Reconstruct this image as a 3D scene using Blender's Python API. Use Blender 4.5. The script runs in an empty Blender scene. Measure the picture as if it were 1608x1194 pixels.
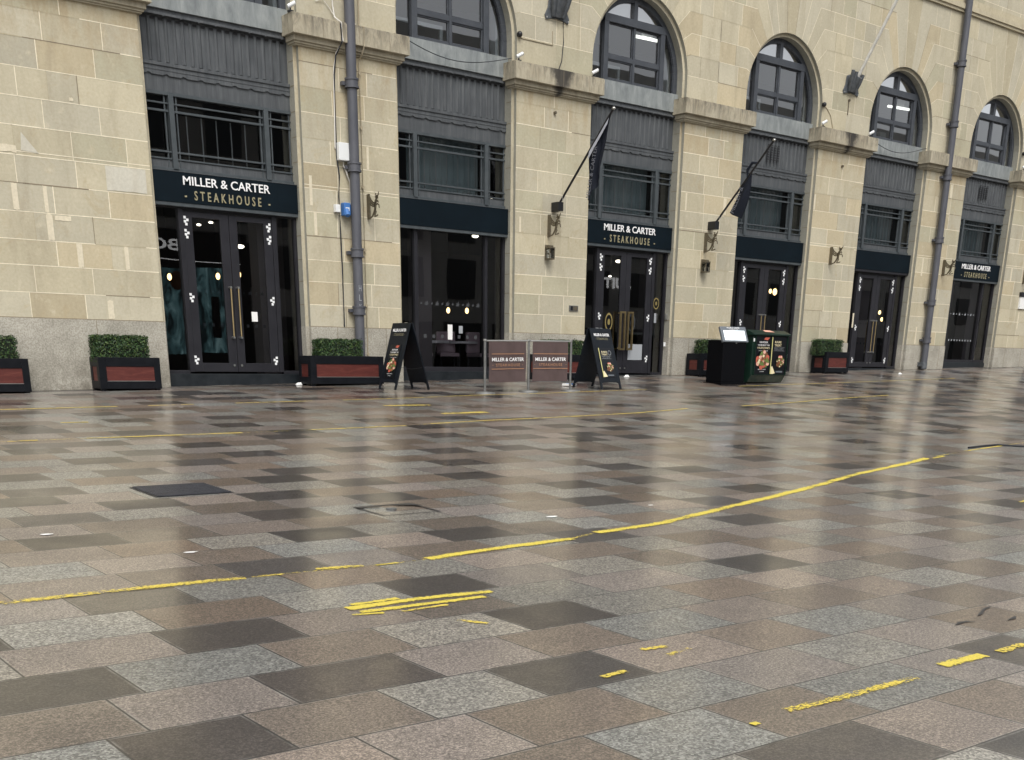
import bpy, bmesh, math, random
from mathutils import Vector, Matrix
random.seed(7)
R = math.radians
sc = bpy.context.scene
# ---------------------------------------------------------------- camera
ROWS = None
def _rot(a, b, c):
    f = Vector((math.sin(a)*math.cos(b), math.cos(a)*math.cos(b), -math.sin(b)))
    r = Vector((math.cos(a), -math.sin(a), 0.0)); d = f.cross(r)
    r2 = math.cos(c)*r + math.sin(c)*d; d2 = -math.sin(c)*r + math.cos(c)*d
    return r2, d2, f
camd = bpy.data.cameras.new('camera'); cam = bpy.data.objects.new('camera', camd)
sc.collection.objects.link(cam)
_r, _d, _f = _rot(.677878, .339469, -.0115024)
m = Matrix.Identity(4)
for k in range(3):
    m[k][0] = _r[k]; m[k][1] = -_d[k]; m[k][2] = -_f[k]
m[0][3], m[1][3], m[2][3] = -8.357, -20.275, 1.3
cam.matrix_world = m
camd.sensor_width = 36; camd.lens = 1745.33/1608*36
camd.shift_x = (804-803.83)/1608; camd.shift_y = (1183.9-597)/1608
camd.clip_start = .05; camd.clip_end = 900
sc.camera = cam
# ---------------------------------------------------------------- light
w = bpy.data.worlds.new('World'); sc.world = w; w.use_nodes = True
wn = w.node_tree.nodes; wl = w.node_tree.links
sky = wn.new('ShaderNodeTexSky'); sky.sky_type = 'NISHITA'; sky.sun_disc = False
sky.sun_elevation = R(52); sky.sun_rotation = R(205); sky.air_density = 1.0; sky.dust_density = 4.0; sky.ozone_density = 1.0
hs = wn.new('ShaderNodeHueSaturation'); hs.inputs['Saturation'].default_value = .22
wl.new(sky.outputs[0], hs.inputs['Color'])
wl.new(hs.outputs[0], wn['Background'].inputs[0]); wn['Background'].inputs[1].default_value = .13
sd = bpy.data.lights.new('sun', 'SUN'); sd.energy = 0.9; sd.angle = R(25); sd.color = (1, .95, .88)
so = bpy.data.objects.new('sun', sd); sc.collection.objects.link(so)
so.rotation_euler = Vector((math.sin(R(205))*math.cos(R(52)), math.cos(R(205))*math.cos(R(52)), math.sin(R(52)))).to_track_quat('Z', 'Y').to_euler()
vs = sc.view_settings; vs.view_transform = 'Standard'; vs.look = 'None'; vs.gamma = 1; vs.exposure = 0.66
try: vs.use_curve_mapping = False
except Exception: pass
# ---------------------------------------------------------------- materials
M = {}
def mat(name, col=(.5, .5, .5), rough=.6, metal=0., spec=.5, coat=0., coatr=.1, emit=None, estr=1.):
    x = bpy.data.materials.new(name); x.use_nodes = True
    b = x.node_tree.nodes['Principled BSDF']
    b.inputs['Base Color'].default_value = (*col, 1); b.inputs['Roughness'].default_value = rough
    b.inputs['Metallic'].default_value = metal; b.inputs['Specular IOR Level'].default_value = spec
    b.inputs['Coat Weight'].default_value = coat; b.inputs['Coat Roughness'].default_value = coatr
    if emit: b.inputs['Emission Color'].default_value = (*emit, 1); b.inputs['Emission Strength'].default_value = estr
    M[name] = x; return x
class NT:
    def __init__(s, mt): s.t = mt.node_tree; s.n = s.t.nodes; s.l = s.t.links; s.b = s.n.get('Principled BSDF')
    def node(s, t, **k):
        n = s.n.new(t)
        for a, v in k.items():
            if a.startswith('i_'): n.inputs[a[2:].replace('_', ' ')].default_value = v
            else: setattr(n, a, v)
        return n
    def link(s, a, b): s.l.new(a, b)
    def coord(s, scale=(1, 1, 1), rot=(0, 0, 0), which='Object'):
        tc = s.node('ShaderNodeTexCoord'); mp = s.node('ShaderNodeMapping')
        mp.inputs['Scale'].default_value = scale; mp.inputs['Rotation'].default_value = rot
        s.link(tc.outputs[which], mp.inputs[0]); return mp.outputs[0]
    def noise(s, vec, scale, detail=4, rough=.5, dist=0.):
        n = s.node('ShaderNodeTexNoise'); n.inputs['Scale'].default_value = scale; n.inputs['Detail'].default_value = detail
        n.inputs['Roughness'].default_value = rough; n.inputs['Distortion'].default_value = dist
        s.link(vec, n.inputs['Vector']); return n.outputs['Fac']
    def ramp(s, fac, stops):
        r = s.node('ShaderNodeValToRGB'); e = r.color_ramp.elements
        while len(e) < len(stops): e.new(.5)
        for q, (p, c) in zip(e, stops): q.position = p; q.color = (*c, 1) if len(c) == 3 else c
        s.link(fac, r.inputs[0]); return r.outputs[0]
    def mix(s, a, b, fac, mode='MIX'):
        x = s.node('ShaderNodeMix', data_type='RGBA', blend_type=mode)
        for v, i in ((fac, 0), (a, 6), (b, 7)):
            if hasattr(v, 'is_linked'): s.link(v, x.inputs[i])
            elif isinstance(v, (int, float)): x.inputs[i].default_value = v
            else: x.inputs[i].default_value = (*v, 1)
        return x.outputs[2]
    def math(s, op, a, b=None, c=None, clamp=False):
        x = s.node('ShaderNodeMath', operation=op, use_clamp=clamp)
        for i, v in enumerate((a, b, c)):
            if v is None: continue
            if isinstance(v, (int, float)): x.inputs[i].default_value = v
            else: s.link(v, x.inputs[i])
        return x.outputs[0]
    def maprange(s, v, a, b, c=0., d=1.):
        x = s.node('ShaderNodeMapRange'); s.link(v, x.inputs[0])
        for i, q in enumerate((a, b, c, d)): x.inputs[i+1].default_value = q
        return x.outputs[0]
    def bump(s, h, strength=.3, dist=.01):
        x = s.node('ShaderNodeBump'); x.inputs['Strength'].default_value = strength; x.inputs['Distance'].default_value = dist
        s.link(h, x.inputs['Height']); s.link(x.outputs[0], s.b.inputs['Normal'])
    def xyz(s, v=None):
        if v is None: v = s.coord()
        x = s.node('ShaderNodeSeparateXYZ'); s.link(v, x.inputs[0]); return x.outputs
def varied(name, c1, c2, rough=.6, scale=6, aniso=(1, 1, 1), bumpv=0., **k):
    x = mat(name, c1, rough, **k); t = NT(x); v = t.coord(aniso)
    f = t.noise(v, scale, 6, .6)
    t.link(t.ramp(f, [(.32, c1), (.68, c2)]), t.b.inputs['Base Color'])
    if bumpv: t.bump(t.noise(v, scale*12, 5, .6), bumpv, .01)
    return x
# ashlar limestone: tint per block comes from the mesh
def stone(name, base, dirt, attr=True):
    x = mat(name, base, .85, spec=.25); t = NT(x); v = t.coord()
    n1 = t.noise(v, 1.1, 5, .6); n2 = t.noise(v, 22, 6, .7); n3 = t.noise(t.coord((1.6, 1.6, .35)), 1.6, 6, .65, .6)
    c = t.ramp(n1, [(.3, tuple(q*.93 for q in base)), (.7, tuple(q*1.05 for q in base))])
    if attr:
        a = t.node('ShaderNodeAttribute', attribute_name='tint')
        c = t.mix(c, a.outputs['Color'], 1.0, 'MULTIPLY')
    c = t.mix(c, dirt, t.maprange(n3, .50, .74, 0, .5))
    n4 = t.noise(v, 4.3, 6, .7); z = t.xyz(v)[2]
    c = t.mix(c, tuple(q*1.18 for q in base), t.maprange(n4, .56, .7, 0, .6))
    if attr:
        run = t.math('MULTIPLY', t.maprange(z, 5.6, 6.5, 0, 1), t.maprange(z, 6.62, 6.58, 0, 1))
        c = t.mix(c, (.36, .275, .16), t.math('MULTIPLY', run, t.maprange(t.noise(t.coord((3, 3, .9)), 1.3, 5, .7), .42, .6, 0, .6)))
        low = t.math('MULTIPLY', t.maprange(t.noise(t.coord((1.2, 1.2, 1.2)), 2.1, 6, .7, 1.0), .55, .68, 0, .36), t.maprange(z, 8.5, 5.5, .15, 1))
        c = t.mix(c, (.40, .32, .19), low)
    c = t.mix(c, t.ramp(n2, [(.3, (.86, .85, .83)), (.6, (1.03, 1.03, 1.03))]), .8, 'MULTIPLY')
    t.link(c, t.b.inputs['Base Color'])
    t.bump(t.noise(v, 60, 6, .75), .35, .008)
    return x
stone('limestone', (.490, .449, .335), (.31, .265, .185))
stone('shaded_jamb_stone', (.30, .295, .25), (.19, .18, .14), False)  # greyer, darker limestone for side faces and soffits: shade put into the colour
stone('mortar', (.78, .72, .56), (.60, .54, .41), False)
stone('dark_joint', (.24, .20, .14), (.1, .09, .07), False)
stone('repair', (.55, .53, .45), (.44, .40, .31), False)
stone('pale_stain', (.66, .60, .46), (.56, .50, .37), False)
# plinth granite
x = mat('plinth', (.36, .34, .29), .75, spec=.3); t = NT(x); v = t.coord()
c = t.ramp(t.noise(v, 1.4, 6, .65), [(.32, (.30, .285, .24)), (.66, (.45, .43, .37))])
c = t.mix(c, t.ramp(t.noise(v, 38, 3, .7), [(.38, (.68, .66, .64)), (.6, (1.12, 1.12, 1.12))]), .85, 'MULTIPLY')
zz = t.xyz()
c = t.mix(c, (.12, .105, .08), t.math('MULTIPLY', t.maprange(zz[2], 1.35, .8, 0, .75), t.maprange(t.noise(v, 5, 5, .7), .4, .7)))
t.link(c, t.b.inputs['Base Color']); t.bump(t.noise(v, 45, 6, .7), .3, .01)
# ledge stone with run-off grime (streaks of their own shape)
x = mat('ledge_stone', (.42, .36, .25), .85, spec=.25); t = NT(x); v = t.coord(); z = t.xyz()
c = t.ramp(t.noise(v, 2.2, 6, .65), [(.3, (.35, .31, .225)), (.7, (.47, .43, .33))])
st = t.math('MULTIPLY', t.maprange(t.noise(t.coord((5, 5, 1.3)), 1.5, 7, .8, .5), .40, .62), t.maprange(z[2], 6.62, 7.0, .35, 1.1))
c = t.mix(c, (.10, .09, .072), t.math('MULTIPLY', st, .75))
for cx in (8.95, 18.97):
    dx = t.math('ABSOLUTE', t.math('SUBTRACT', z[0], cx)); wob = t.math('MULTIPLY', t.math('SUBTRACT', t.noise(v, 9, 4, .6), .5), .25)
    wid = t.maprange(z[2], 6.5, 7.0, .1, .30 if cx > 10 else .36)
    k = t.maprange(t.math('SUBTRACT', t.math('ADD', dx, wob), wid), -.14, .03, 1, 0)
    c = t.mix(c, (.028, .026, .026), t.math('MULTIPLY', k, .9))
t.link(c, t.b.inputs['Base Color']); t.bump(t.noise(v, 40, 6, .75), .4, .01)
# painted metal spandrels
x = mat('grey_metal', (.085, .09, .095), .55, spec=.4); t = NT(x)
c = t.ramp(t.noise(t.coord((7, 7, .6)), 2.4, 7, .7, .3), [(.3, (.052, .058, .064)), (.52, (.076, .083, .09)), (.78, (.125, .132, .138))])
t.link(t.mix(c, t.ramp(t.noise(t.coord(), 3, 4, .6), [(.3, (.85, .85, .85)), (.7, (1.1, 1.1, 1.08))]), 1., 'MULTIPLY'), t.b.inputs['Base Color'])
t.bump(t.noise(t.coord(), 30, 5, .6), .12, .005)
x = mat('sill_metal', (.23, .26, .255), .5); t = NT(x)
t.link(t.ramp(t.noise(t.coord((2.5, 2.5, .8)), 2.2, 7, .7, .4), [(.28, (.13, .145, .15)), (.5, (.215, .235, .235)), (.75, (.33, .35, .34))]), t.b.inputs['Base Color'])
varied('grille_metal', (.042, .052, .058), (.065, .076, .082), .5, 5)
varied('arch_frame', (.040, .046, .056), (.060, .067, .078), .45, 4)
varied('door_frame', (.016, .016, .020), (.023, .023, .028), .42, 3, spec=.35)
varied('black_stone', (.008, .011, .014), (.02, .024, .028), .35, 7)
varied('fascia_paint', (.0022, .006, .0095), (.0035, .009, .014), .6, 2, spec=.12)
varied('pipe_paint', (.06, .064, .078), (.095, .098, .113), .5, 3, (1, 1, .4))
varied('lead_grey', (.05, .058, .066), (.11, .12, .13), .5, 12)
varied('bronze', (.10, .085, .06), (.17, .145, .10), .45, 20, metal=.4)
varied('brass', (.55, .42, .22), (.42, .32, .16), .3, 8, metal=.9)
mat('steel', (.55, .55, .53), .28, metal=.9)
varied('dull_steel', (.20, .20, .195), (.14, .145, .14), .5, 15, metal=.4)
mat('white_plastic', (.72, .74, .74), .4); mat('white_paper', (.8, .8, .78), .7); mat('black_plastic', (.01, .01, .012), .4)
varied('white_pole', (.72, .71, .66), (.55, .54, .5), .4, 9)
varied('stone_paint', (.40, .35, .25), (.3, .25, .17), .7, 4)
mat('letter_white', (.85, .85, .85), .5); mat('letter_gold', (.32, .29, .18), .5, metal=.1); mat('letter_copper', (.42, .22, .12), .5)
mat('cable_black', (.012, .014, .02), .6); mat('cable_white', (.62, .60, .55), .5)
mat('blue_plastic', (.05, .16, .42), .45); mat('yellow_label', (.8, .5, .03), .5)
mat('flag_cloth', (.013, .016, .025), .8, spec=.2); mat('flag_light', (.42, .44, .5), .7); mat('flag_text', (.16, .17, .2), .8)
varied('planter_black', (.003, .004, .006), (.008, .009, .012), .45, 6, bumpv=.08, spec=.2)
x = mat('planter_red', (.2, .04, .03), .5); t = NT(x)
c = t.ramp(t.noise(t.coord((1, 1, 6)), 3, 6, .7, .8), [(.3, (.055, .009, .007)), (.55, (.095, .019, .014)), (.8, (.16, .05, .036))])
t.link(c, t.b.inputs['Base Color'])
x = mat('hedge_leaf', (.05, .09, .03), .55, spec=.35); t = NT(x)
a = t.node('ShaderNodeAttribute', attribute_name='tint'); t.link(a.outputs['Color'], t.b.inputs['Base Color'])
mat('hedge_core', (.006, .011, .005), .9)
varied('board_black', (.004, .006, .009), (.009, .012, .017), .45, 8, spec=.22)
varied('banner_brown', (.068, .045, .043), (.09, .06, .058), .8, 5, (1, 1, .5))
varied('bin_green', (.005, .017, .012), (.010, .028, .019), .34, 6, spec=.3)
varied('bin_dirty', (.02, .04, .028), (.07, .075, .055), .5, 9)
mat('poster_black', (.005, .006, .008), .3, spec=.3); mat('menu_light', (.75, .8, .82), .3, emit=(.85, .95, 1), estr=.45)
mat('menu_grey', (.16, .18, .2), .4, metal=.3); mat('menu_black', (.0015, .0018, .003), .6, spec=.12)
mat('food_red', (.5, .11, .07), .5); mat('food_pink', (.75, .42, .32), .5); mat('food_brown', (.16, .07, .03), .5)
mat('food_green', (.13, .2, .05), .5); mat('food_cream', (.75, .66, .42), .5); mat('poster_yellow', (.55, .52, .22), .5)
mat('circle_gold', (.24, .19, .07), .5); mat('decal_white', (.78, .8, .8), .5)
mat('film_white', (.32, .34, .36), .6); mat('film_faint', (.05, .053, .057), .6)
mat('warm_bulb', (1, .8, .5), .5, emit=(1, .66, .28), estr=3.0); mat('spot_bulb', (1, .95, .85), .5, emit=(1, .9, .7), estr=3.2)
mat('tube_light', (1, 1, 1), .5, emit=(1, .98, .86), estr=1.6)
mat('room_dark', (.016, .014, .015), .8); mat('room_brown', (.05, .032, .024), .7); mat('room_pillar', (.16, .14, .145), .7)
mat('office_wall', (.5, .52, .55), .8); mat('office_white', (.85, .86, .84), .7); mat('curtain', (.17, .225, .24), .8); mat('curtain_rod', (.22, .24, .25), .6)
mat('chair_cloth', (.42, .32, .35), .7); mat('table_cloth', (.62, .6, .62), .8)
varied('far_stone', (.34, .33, .31), (.44, .43, .40), .8, .3); mat('far_glass', (.02, .024, .028), .15)
mat('far_black', (.01, .01, .011), .4); mat('sign_lit', (.8, .8, .8), .5, emit=(1, 1, 1), estr=1.2)
x = mat('teal_poster', (.05, .12, .13), .5); t = NT(x)
c = t.ramp(t.noise(t.coord((.9, .9, .35)), 1.6, 6, .6, 1.2), [(.40, (.006, .012, .014)), (.53, (.05, .105, .115)), (.68, (.16, .26, .27))])
t.link(c, t.b.inputs['Base Color']); t.link(c, t.b.inputs['Emission Color']); t.b.inputs['Emission Strength'].default_value = 2.2
# glass: clear, with mirror reflection boosted to brighten the upper panes
def glass(name, tint, boost):
    x = bpy.data.materials.new(name); x.use_nodes = True; t = NT(x); t.n.clear()
    o = t.node('ShaderNodeOutputMaterial'); tr = t.node('ShaderNodeBsdfTransparent'); gl = t.node('ShaderNodeBsdfGlossy')
    tr.inputs[0].default_value = (*tint, 1); gl.inputs['Roughness'].default_value = .004; gl.inputs[0].default_value = (1, 1, 1, 1)
    nb = t.node('ShaderNodeBump'); nb.inputs['Strength'].default_value = .05; nb.inputs['Distance'].default_value = .02
    t.link(t.noise(t.coord(), .9, 1), nb.inputs['Height']); t.link(nb.outputs[0], gl.inputs['Normal'])
    fr = t.node('ShaderNodeFresnel'); fr.inputs[0].default_value = 1.5
    mx = t.node('ShaderNodeMixShader'); t.link(t.math('MULTIPLY', fr.outputs[0], boost, clamp=True), mx.inputs[0])
    t.link(tr.outputs[0], mx.inputs[1]); t.link(gl.outputs[0], mx.inputs[2]); t.link(mx.outputs[0], o.inputs[0]); M[name] = x
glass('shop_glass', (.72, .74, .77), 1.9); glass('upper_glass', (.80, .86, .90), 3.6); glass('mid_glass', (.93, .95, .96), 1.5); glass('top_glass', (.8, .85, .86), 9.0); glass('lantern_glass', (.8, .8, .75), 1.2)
# paving: colour and fleck strength per slab, joints from slab-local uv
x = mat('paving', (.2, .18, .16), .55, spec=.4); t = NT(x)
a = t.node('ShaderNodeAttribute', attribute_name='slab'); v = t.coord()
u1 = t.node('ShaderNodeUVMap', uv_map='uv_a'); u2 = t.node('ShaderNodeUVMap', uv_map='uv_b')
s1 = t.node('ShaderNodeSeparateXYZ'); s2 = t.node('ShaderNodeSeparateXYZ'); t.link(u1.outputs[0], s1.inputs[0]); t.link(u2.outputs[0], s2.inputs[0])
edge = t.math('MINIMUM', t.math('MINIMUM', s1.outputs[0], s1.outputs[1]), t.math('MINIMUM', s2.outputs[0], s2.outputs[1]))
edge = t.math('ADD', edge, t.math('MULTIPLY', t.math('SUBTRACT', t.noise(v, 25, 3), .5), .004))
joint = t.maprange(edge, .0028, .0065, 1, 0)
vo = t.node('ShaderNodeTexVoronoi'); vo.inputs['Scale'].default_value = 112; t.link(v, vo.inputs['Vector'])
vc = t.node('ShaderNodeSeparateColor'); t.link(vo.outputs['Color'], vc.inputs[0])
fl = t.math('ADD', t.math('MULTIPLY', vc.outputs[0], .65), t.math('MULTIPLY', t.noise(v, 160, 3, .7), .5))
big = t.ramp(fl, [(.18, (.30, .29, .28)), (.5, (.88, .88, .88)), (.80, (1.9, 1.9, 1.82)), (1., (2.8, 2.8, 2.7))])
fine = t.ramp(t.math('ADD', t.math('MULTIPLY', t.noise(v, 75, 2, .6), .6), t.math('MULTIPLY', t.noise(v, 150, 2, .6), .4)), [(.39, (.34, .33, .32)), (.48, (.84, .84, .83)), (.54, (1.15, 1.14, 1.12)), (.61, (2.1, 2.07, 2.0))])
grain = t.mix(fine, big, a.outputs['Alpha'])
c = t.mix(a.outputs['Color'], grain, .9, 'MULTIPLY')
blot = t.noise(v, .55, 6, .65, .4); blot2 = t.noise(v, 3.1, 6, .7)
c = t.mix(c, t.ramp(blot, [(.3, (.78, .79, .80)), (.7, (1.18, 1.16, 1.13))]), .9, 'MULTIPLY')
c = t.mix(c, t.ramp(blot2, [(.3, (.82, .82, .82)), (.68, (1.14, 1.13, 1.12))]), .9, 'MULTIPLY')
edge_glint = t.math('MULTIPLY', t.maprange(edge, .016, .006, 0, .4), t.maprange(t.noise(v, 7, 4, .7), .4, .6))
c = t.mix(c, (.42, .40, .37), edge_glint)  # pale band beside joints: worn edge and wet highlight painted into the colour
c = t.mix(c, (.022, .021, .021), joint)
gs = t.node('ShaderNodeTexVoronoi'); gs.inputs['Scale'].default_value = 1.35; t.link(v, gs.inputs['Vector'])
gcol = t.node('ShaderNodeSeparateColor'); t.link(gs.outputs['Color'], gcol.inputs[0])
gum = t.math('MULTIPLY', t.maprange(gs.outputs['Distance'], .014, .022, 1, 0), t.maprange(gcol.outputs[0], .62, .64))
c = t.mix(c, (.5, .5, .47), t.math('MULTIPLY', gum, .8))
t.link(c, t.b.inputs['Base Color'])
wet = t.math('ADD', t.math('MULTIPLY', blot, .7), t.math('MULTIPLY', blot2, .3))
t.link(t.maprange(wet, .35, .65, .55, .36), t.b.inputs['Roughness'])
t.b.inputs['Coat IOR'].default_value = 1.6; t.link(t.maprange(wet, .40, .60, .62, .95), t.b.inputs['Coat Weight']); t.link(t.maprange(wet, .40, .60, .26, .15), t.b.inputs['Coat Roughness'])
hh = t.math('SUBTRACT', t.math('ADD', t.math('MULTIPLY', t.noise(v, 120, 4, .7), .25), t.math('MULTIPLY', blot2, .5)), t.math('MULTIPLY', joint, 2.0))
t.bump(hh, .35, .004)
# worn yellow paint
def worn(name, col, thr, sc_=26, ani=(1, 1, 1)):
    x = bpy.data.materials.new(name); x.use_nodes = True; t = NT(x)
    t.b.inputs['Base Color'].default_value = (*col, 1); t.b.inputs['Roughness'].default_value = .5
    v = t.coord(ani); o = t.n['Material Output']
    f = t.math('ADD', t.math('MULTIPLY', t.noise(v, sc_, 6, .72), .65), t.math('MULTIPLY', t.noise(v, 2.6, 3, .6), .35))
    u1 = t.node('ShaderNodeUVMap', uv_map='uv_a'); s = t.node('ShaderNodeSeparateXYZ'); t.link(u1.outputs[0], s.inputs[0])
    e = t.maprange(s.outputs[1], 0, .6, .16, 0)
    k = t.maprange(t.math('SUBTRACT', f, e), thr-.02, thr+.02)
    t.link(t.ramp(t.noise(v, 60, 4, .7), [(.3, tuple(q*.7 for q in col)), (.6, col)]), t.b.inputs['Base Color'])
    tr = t.node('ShaderNodeBsdfTransparent'); mx = t.node('ShaderNodeMixShader'); t.link(k, mx.inputs[0])
    t.link(tr.outputs[0], mx.inputs[1]); t.link(t.b.outputs[0], mx.inputs[2]); t.link(mx.outputs[0], o.inputs[0]); M[name] = x
worn('yellow_paint', (.74, .60, .085), .425, 38, (1, 2.2, 1)); worn('yellow_worn', (.74, .58, .09), .475, 42, (1, 2, 1)); worn('yellow_faint', (.70, .56, .10), .535, 40, (1, 2, 1)); worn('dirt', (.045, .038, .028), .47, 14); worn('yellow_far', (.56, .44, .10), .42, 12)
x = varied('ground_base', (.13, .12, .11), (.18, .17, .15), .6, 1)
# ---------------------------------------------------------------- mesh helpers
COL = sc.collection
class MB:
    def __init__(s): s.v = []; s.f = []; s.m = []; s.c = []; s.cur = 0; s.mats = []; s.tint = None; s.fc = []
    def use(s, name):
        if name not in s.mats: s.mats.append(name)
        s.cur = s.mats.index(name); return s
    def face(s, pts):
        b = len(s.v); s.v += [tuple(p) for p in pts]; s.f.append(tuple(range(b, b+len(pts)))); s.m.append(s.cur); s.fc.append(s.tint); return s
    def poly(s, vs, fs):
        b = len(s.v); s.v += [tuple(p) for p in vs]
        for f in fs: s.f.append(tuple(b+i for i in f)); s.m.append(s.cur); s.fc.append(s.tint)
        return s
    def box(s, x0, x1, y0, y1, z0, z1, M4=None):
        vs = [Vector((x, y, z)) for x in (x0, x1) for y in (y0, y1) for z in (z0, z1)]
        if M4 is not None: vs = [M4 @ p for p in vs]
        return s.poly(vs, [(0, 1, 3, 2), (4, 6, 7, 5), (0, 4, 5, 1), (2, 3, 7, 6), (0, 2, 6, 4), (1, 5, 7, 3)])
    def cyl(s, a, b, r0, r1=None, n=14, caps=True):
        a = Vector(a); b = Vector(b); r1 = r0 if r1 is None else r1
        q = (b-a).to_track_quat('Z', 'Y'); vs = []
        for p, r in ((a, r0), (b, r1)):
            for i in range(n):
                t = 2*math.pi*i/n; vs.append(p + q @ Vector((r*math.cos(t), r*math.sin(t), 0)))
        fs = [(i, (i+1) % n, n+(i+1) % n, n+i) for i in range(n)]
        if caps: fs += [tuple(range(n-1, -1, -1)), tuple(range(n, 2*n))]
        return s.poly(vs, fs)
    def tube(s, pts, r, n=8):
        pts = [Vector(p) for p in pts]
        rs = r if isinstance(r, (list, tuple)) else [r]*len(pts); vs = []; fs = []
        for i, p in enumerate(pts):
            d = (pts[min(i+1, len(pts)-1)]-pts[max(i-1, 0)]).normalized(); q = d.to_track_quat('Z', 'Y')
            for k in range(n):
                t = 2*math.pi*k/n; vs.append(p+q @ Vector((rs[i]*math.cos(t), rs[i]*math.sin(t), 0)))
        for i in range(len(pts)-1):
            for k in range(n): fs.append((i*n+k, i*n+(k+1) % n, (i+1)*n+(k+1) % n, (i+1)*n+k))
        fs += [tuple(range(n-1, -1, -1)), tuple((len(pts)-1)*n+k for k in range(n))]
        return s.poly(vs, fs)
    def prism(s, outline, f0, f1):
        n = len(outline); vs = [f0(p) for p in outline]+[f1(p) for p in outline]
        fs = [(i, (i+1) % n, n+(i+1) % n, n+i) for i in range(n)]+[tuple(range(n-1, -1, -1)), tuple(range(n, 2*n))]
        return s.poly(vs, fs)
    def sphere(s, c, r, n=12, k=8, sc_=(1, 1, 1)):
        vs = []; fs = []
        for i in range(k+1):
            a = math.pi*i/k
            for j in range(n):
                b = 2*math.pi*j/n; vs.append((c[0]+r*sc_[0]*math.sin(a)*math.cos(b), c[1]+r*sc_[1]*math.sin(a)*math.sin(b), c[2]+r*sc_[2]*math.cos(a)))
        for i in range(k):
            for j in range(n): fs.append((i*n+j, (i+1)*n+j, (i+1)*n+(j+1) % n, i*n+(j+1) % n))
        return s.poly(vs, fs)
    def build(s, name, parent=None, smooth=False, bevel=0., recalc=True):
        me = bpy.data.meshes.new(name); me.from_pydata(s.v, [], s.f)
        for n in s.mats: me.materials.append(M[n])
        me.polygons.foreach_set('material_index', s.m)
        if any(c is not None for c in s.fc):
            at = me.color_attributes.new('tint', 'FLOAT_COLOR', 'CORNER'); L = []
            for c, f in zip(s.fc, s.f):
                c = c or (1, 1, 1); L += [c[0], c[1], c[2], 1]*len(f)
            at.data.foreach_set('color', L)
        if recalc:
            b = bmesh.new(); b.from_mesh(me); bmesh.ops.recalc_face_normals(b, faces=b.faces); b.to_mesh(me); b.free()
        if smooth: me.polygons.foreach_set('use_smooth', [True]*len(me.polygons))
        me.update(); o = bpy.data.objects.new(name, me); COL.objects.link(o)
        if parent: o.parent = parent
        if bevel:
            bv = o.modifiers.new('bevel', 'BEVEL'); bv.width = bevel; bv.segments = 2; bv.limit_method = 'ANGLE'
        if smooth:
            try:
                me.set_sharp_from_angle(angle=R(40))
            except Exception: pass
        return o
def tag(o, label=None, cat=None, group=None, kind=None):
    if label: o['label'] = label
    if cat: o['category'] = cat
    if group: o['group'] = group
    if kind: o['kind'] = kind
    return o
def thing(name, label, cat, loc=(0, 0, 0), rz=0., group=None):
    o = bpy.data.objects.new(name, None); COL.objects.link(o); o.location = loc; o.rotation_euler = (0, 0, rz)
    o.empty_display_size = .1
    return tag(o, label, cat, group)
def copy_tree(o, parent=None):
    c = o.copy(); COL.objects.link(c); c.parent = parent
    for ch in list(o.children): copy_tree(ch, c)
    return c
# text as mesh, fitted to width and height, centred at origin in the xz plane, facing -y
_dg = None
def text_pts(s, width, height, depth=.008, spacing=1.0, bold=0.0):
    cu = bpy.data.curves.new('lettering', 'FONT'); cu.body = s; cu.size = 1; cu.space_character = spacing; cu.offset = bold
    cu.resolution_u = 3; cu.align_x = 'LEFT'
    o = bpy.data.objects.new('lettering_tmp', cu); COL.objects.link(o)
    bpy.context.view_layer.update()
    dg = bpy.context.evaluated_depsgraph_get(); me = bpy.data.meshes.new_from_object(o.evaluated_get(dg))
    vs = [v.co.copy() for v in me.vertices]; fs = [tuple(p.vertices) for p in me.polygons]
    bpy.data.objects.remove(o); bpy.data.curves.remove(cu); bpy.data.meshes.remove(me)
    x0 = min(v.x for v in vs); x1 = max(v.x for v in vs); y0 = min(v.y for v in vs); y1 = max(v.y for v in vs)
    kx = width/(x1-x0); ky = height/(y1-y0)
    return [((v.x-(x0+x1)/2)*kx, (v.y-(y0+y1)/2)*ky) for v in vs], fs, depth
def put_text(mb, s, c, width, height, depth=.008, frame=None, spacing=1., bold=0.):
    """frame: (right, up, out) unit vectors"""
    P, fs, d = text_pts(s, width, height, depth, spacing, bold)
    r, u, n = frame or (Vector((1, 0, 0)), Vector((0, 0, 1)), Vector((0, -1, 0)))
    c = Vector(c); mb.poly([c+r*p[0]+u*p[1]+n*d for p in P], fs)
    if d > .004:   # sides of the raised letters
        from collections import Counter
        cnt = Counter()
        for f in fs:
            for i in range(len(f)): cnt[tuple(sorted((f[i], f[(i+1) % len(f)])))] += 1
        for (i, j), k in cnt.items():
            if k == 1:
                a, b = P[i], P[j]
                mb.face([c+r*a[0]+u*a[1], c+r*b[0]+u*b[1], c+r*b[0]+u*b[1]+n*d, c+r*a[0]+u*a[1]+n*d])
# ---------------------------------------------------------------- ground height
G3 = (-0.00299075, -0.01155505, 0.04405325, -0.10225907)
def gz(X, Y):
    y = max(min(Y/5, .1), -3.7); X = max(min(X, 45), -16)
    return 5*(((G3[0]*y+G3[1])*y+G3[2])*y+G3[3])+(.0175+.00982*max(min(y, 0), -2.8))*X+1.3
# ================================================================ LARGE STRUCTURE
gb = MB().use('ground_base')
gb.face([(-400, -400, -.9), (400, -400, -.9), (400, 400, -.9), (-400, 400, -.9)])
tag(gb.build('ground', recalc=False), kind='structure')
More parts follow.
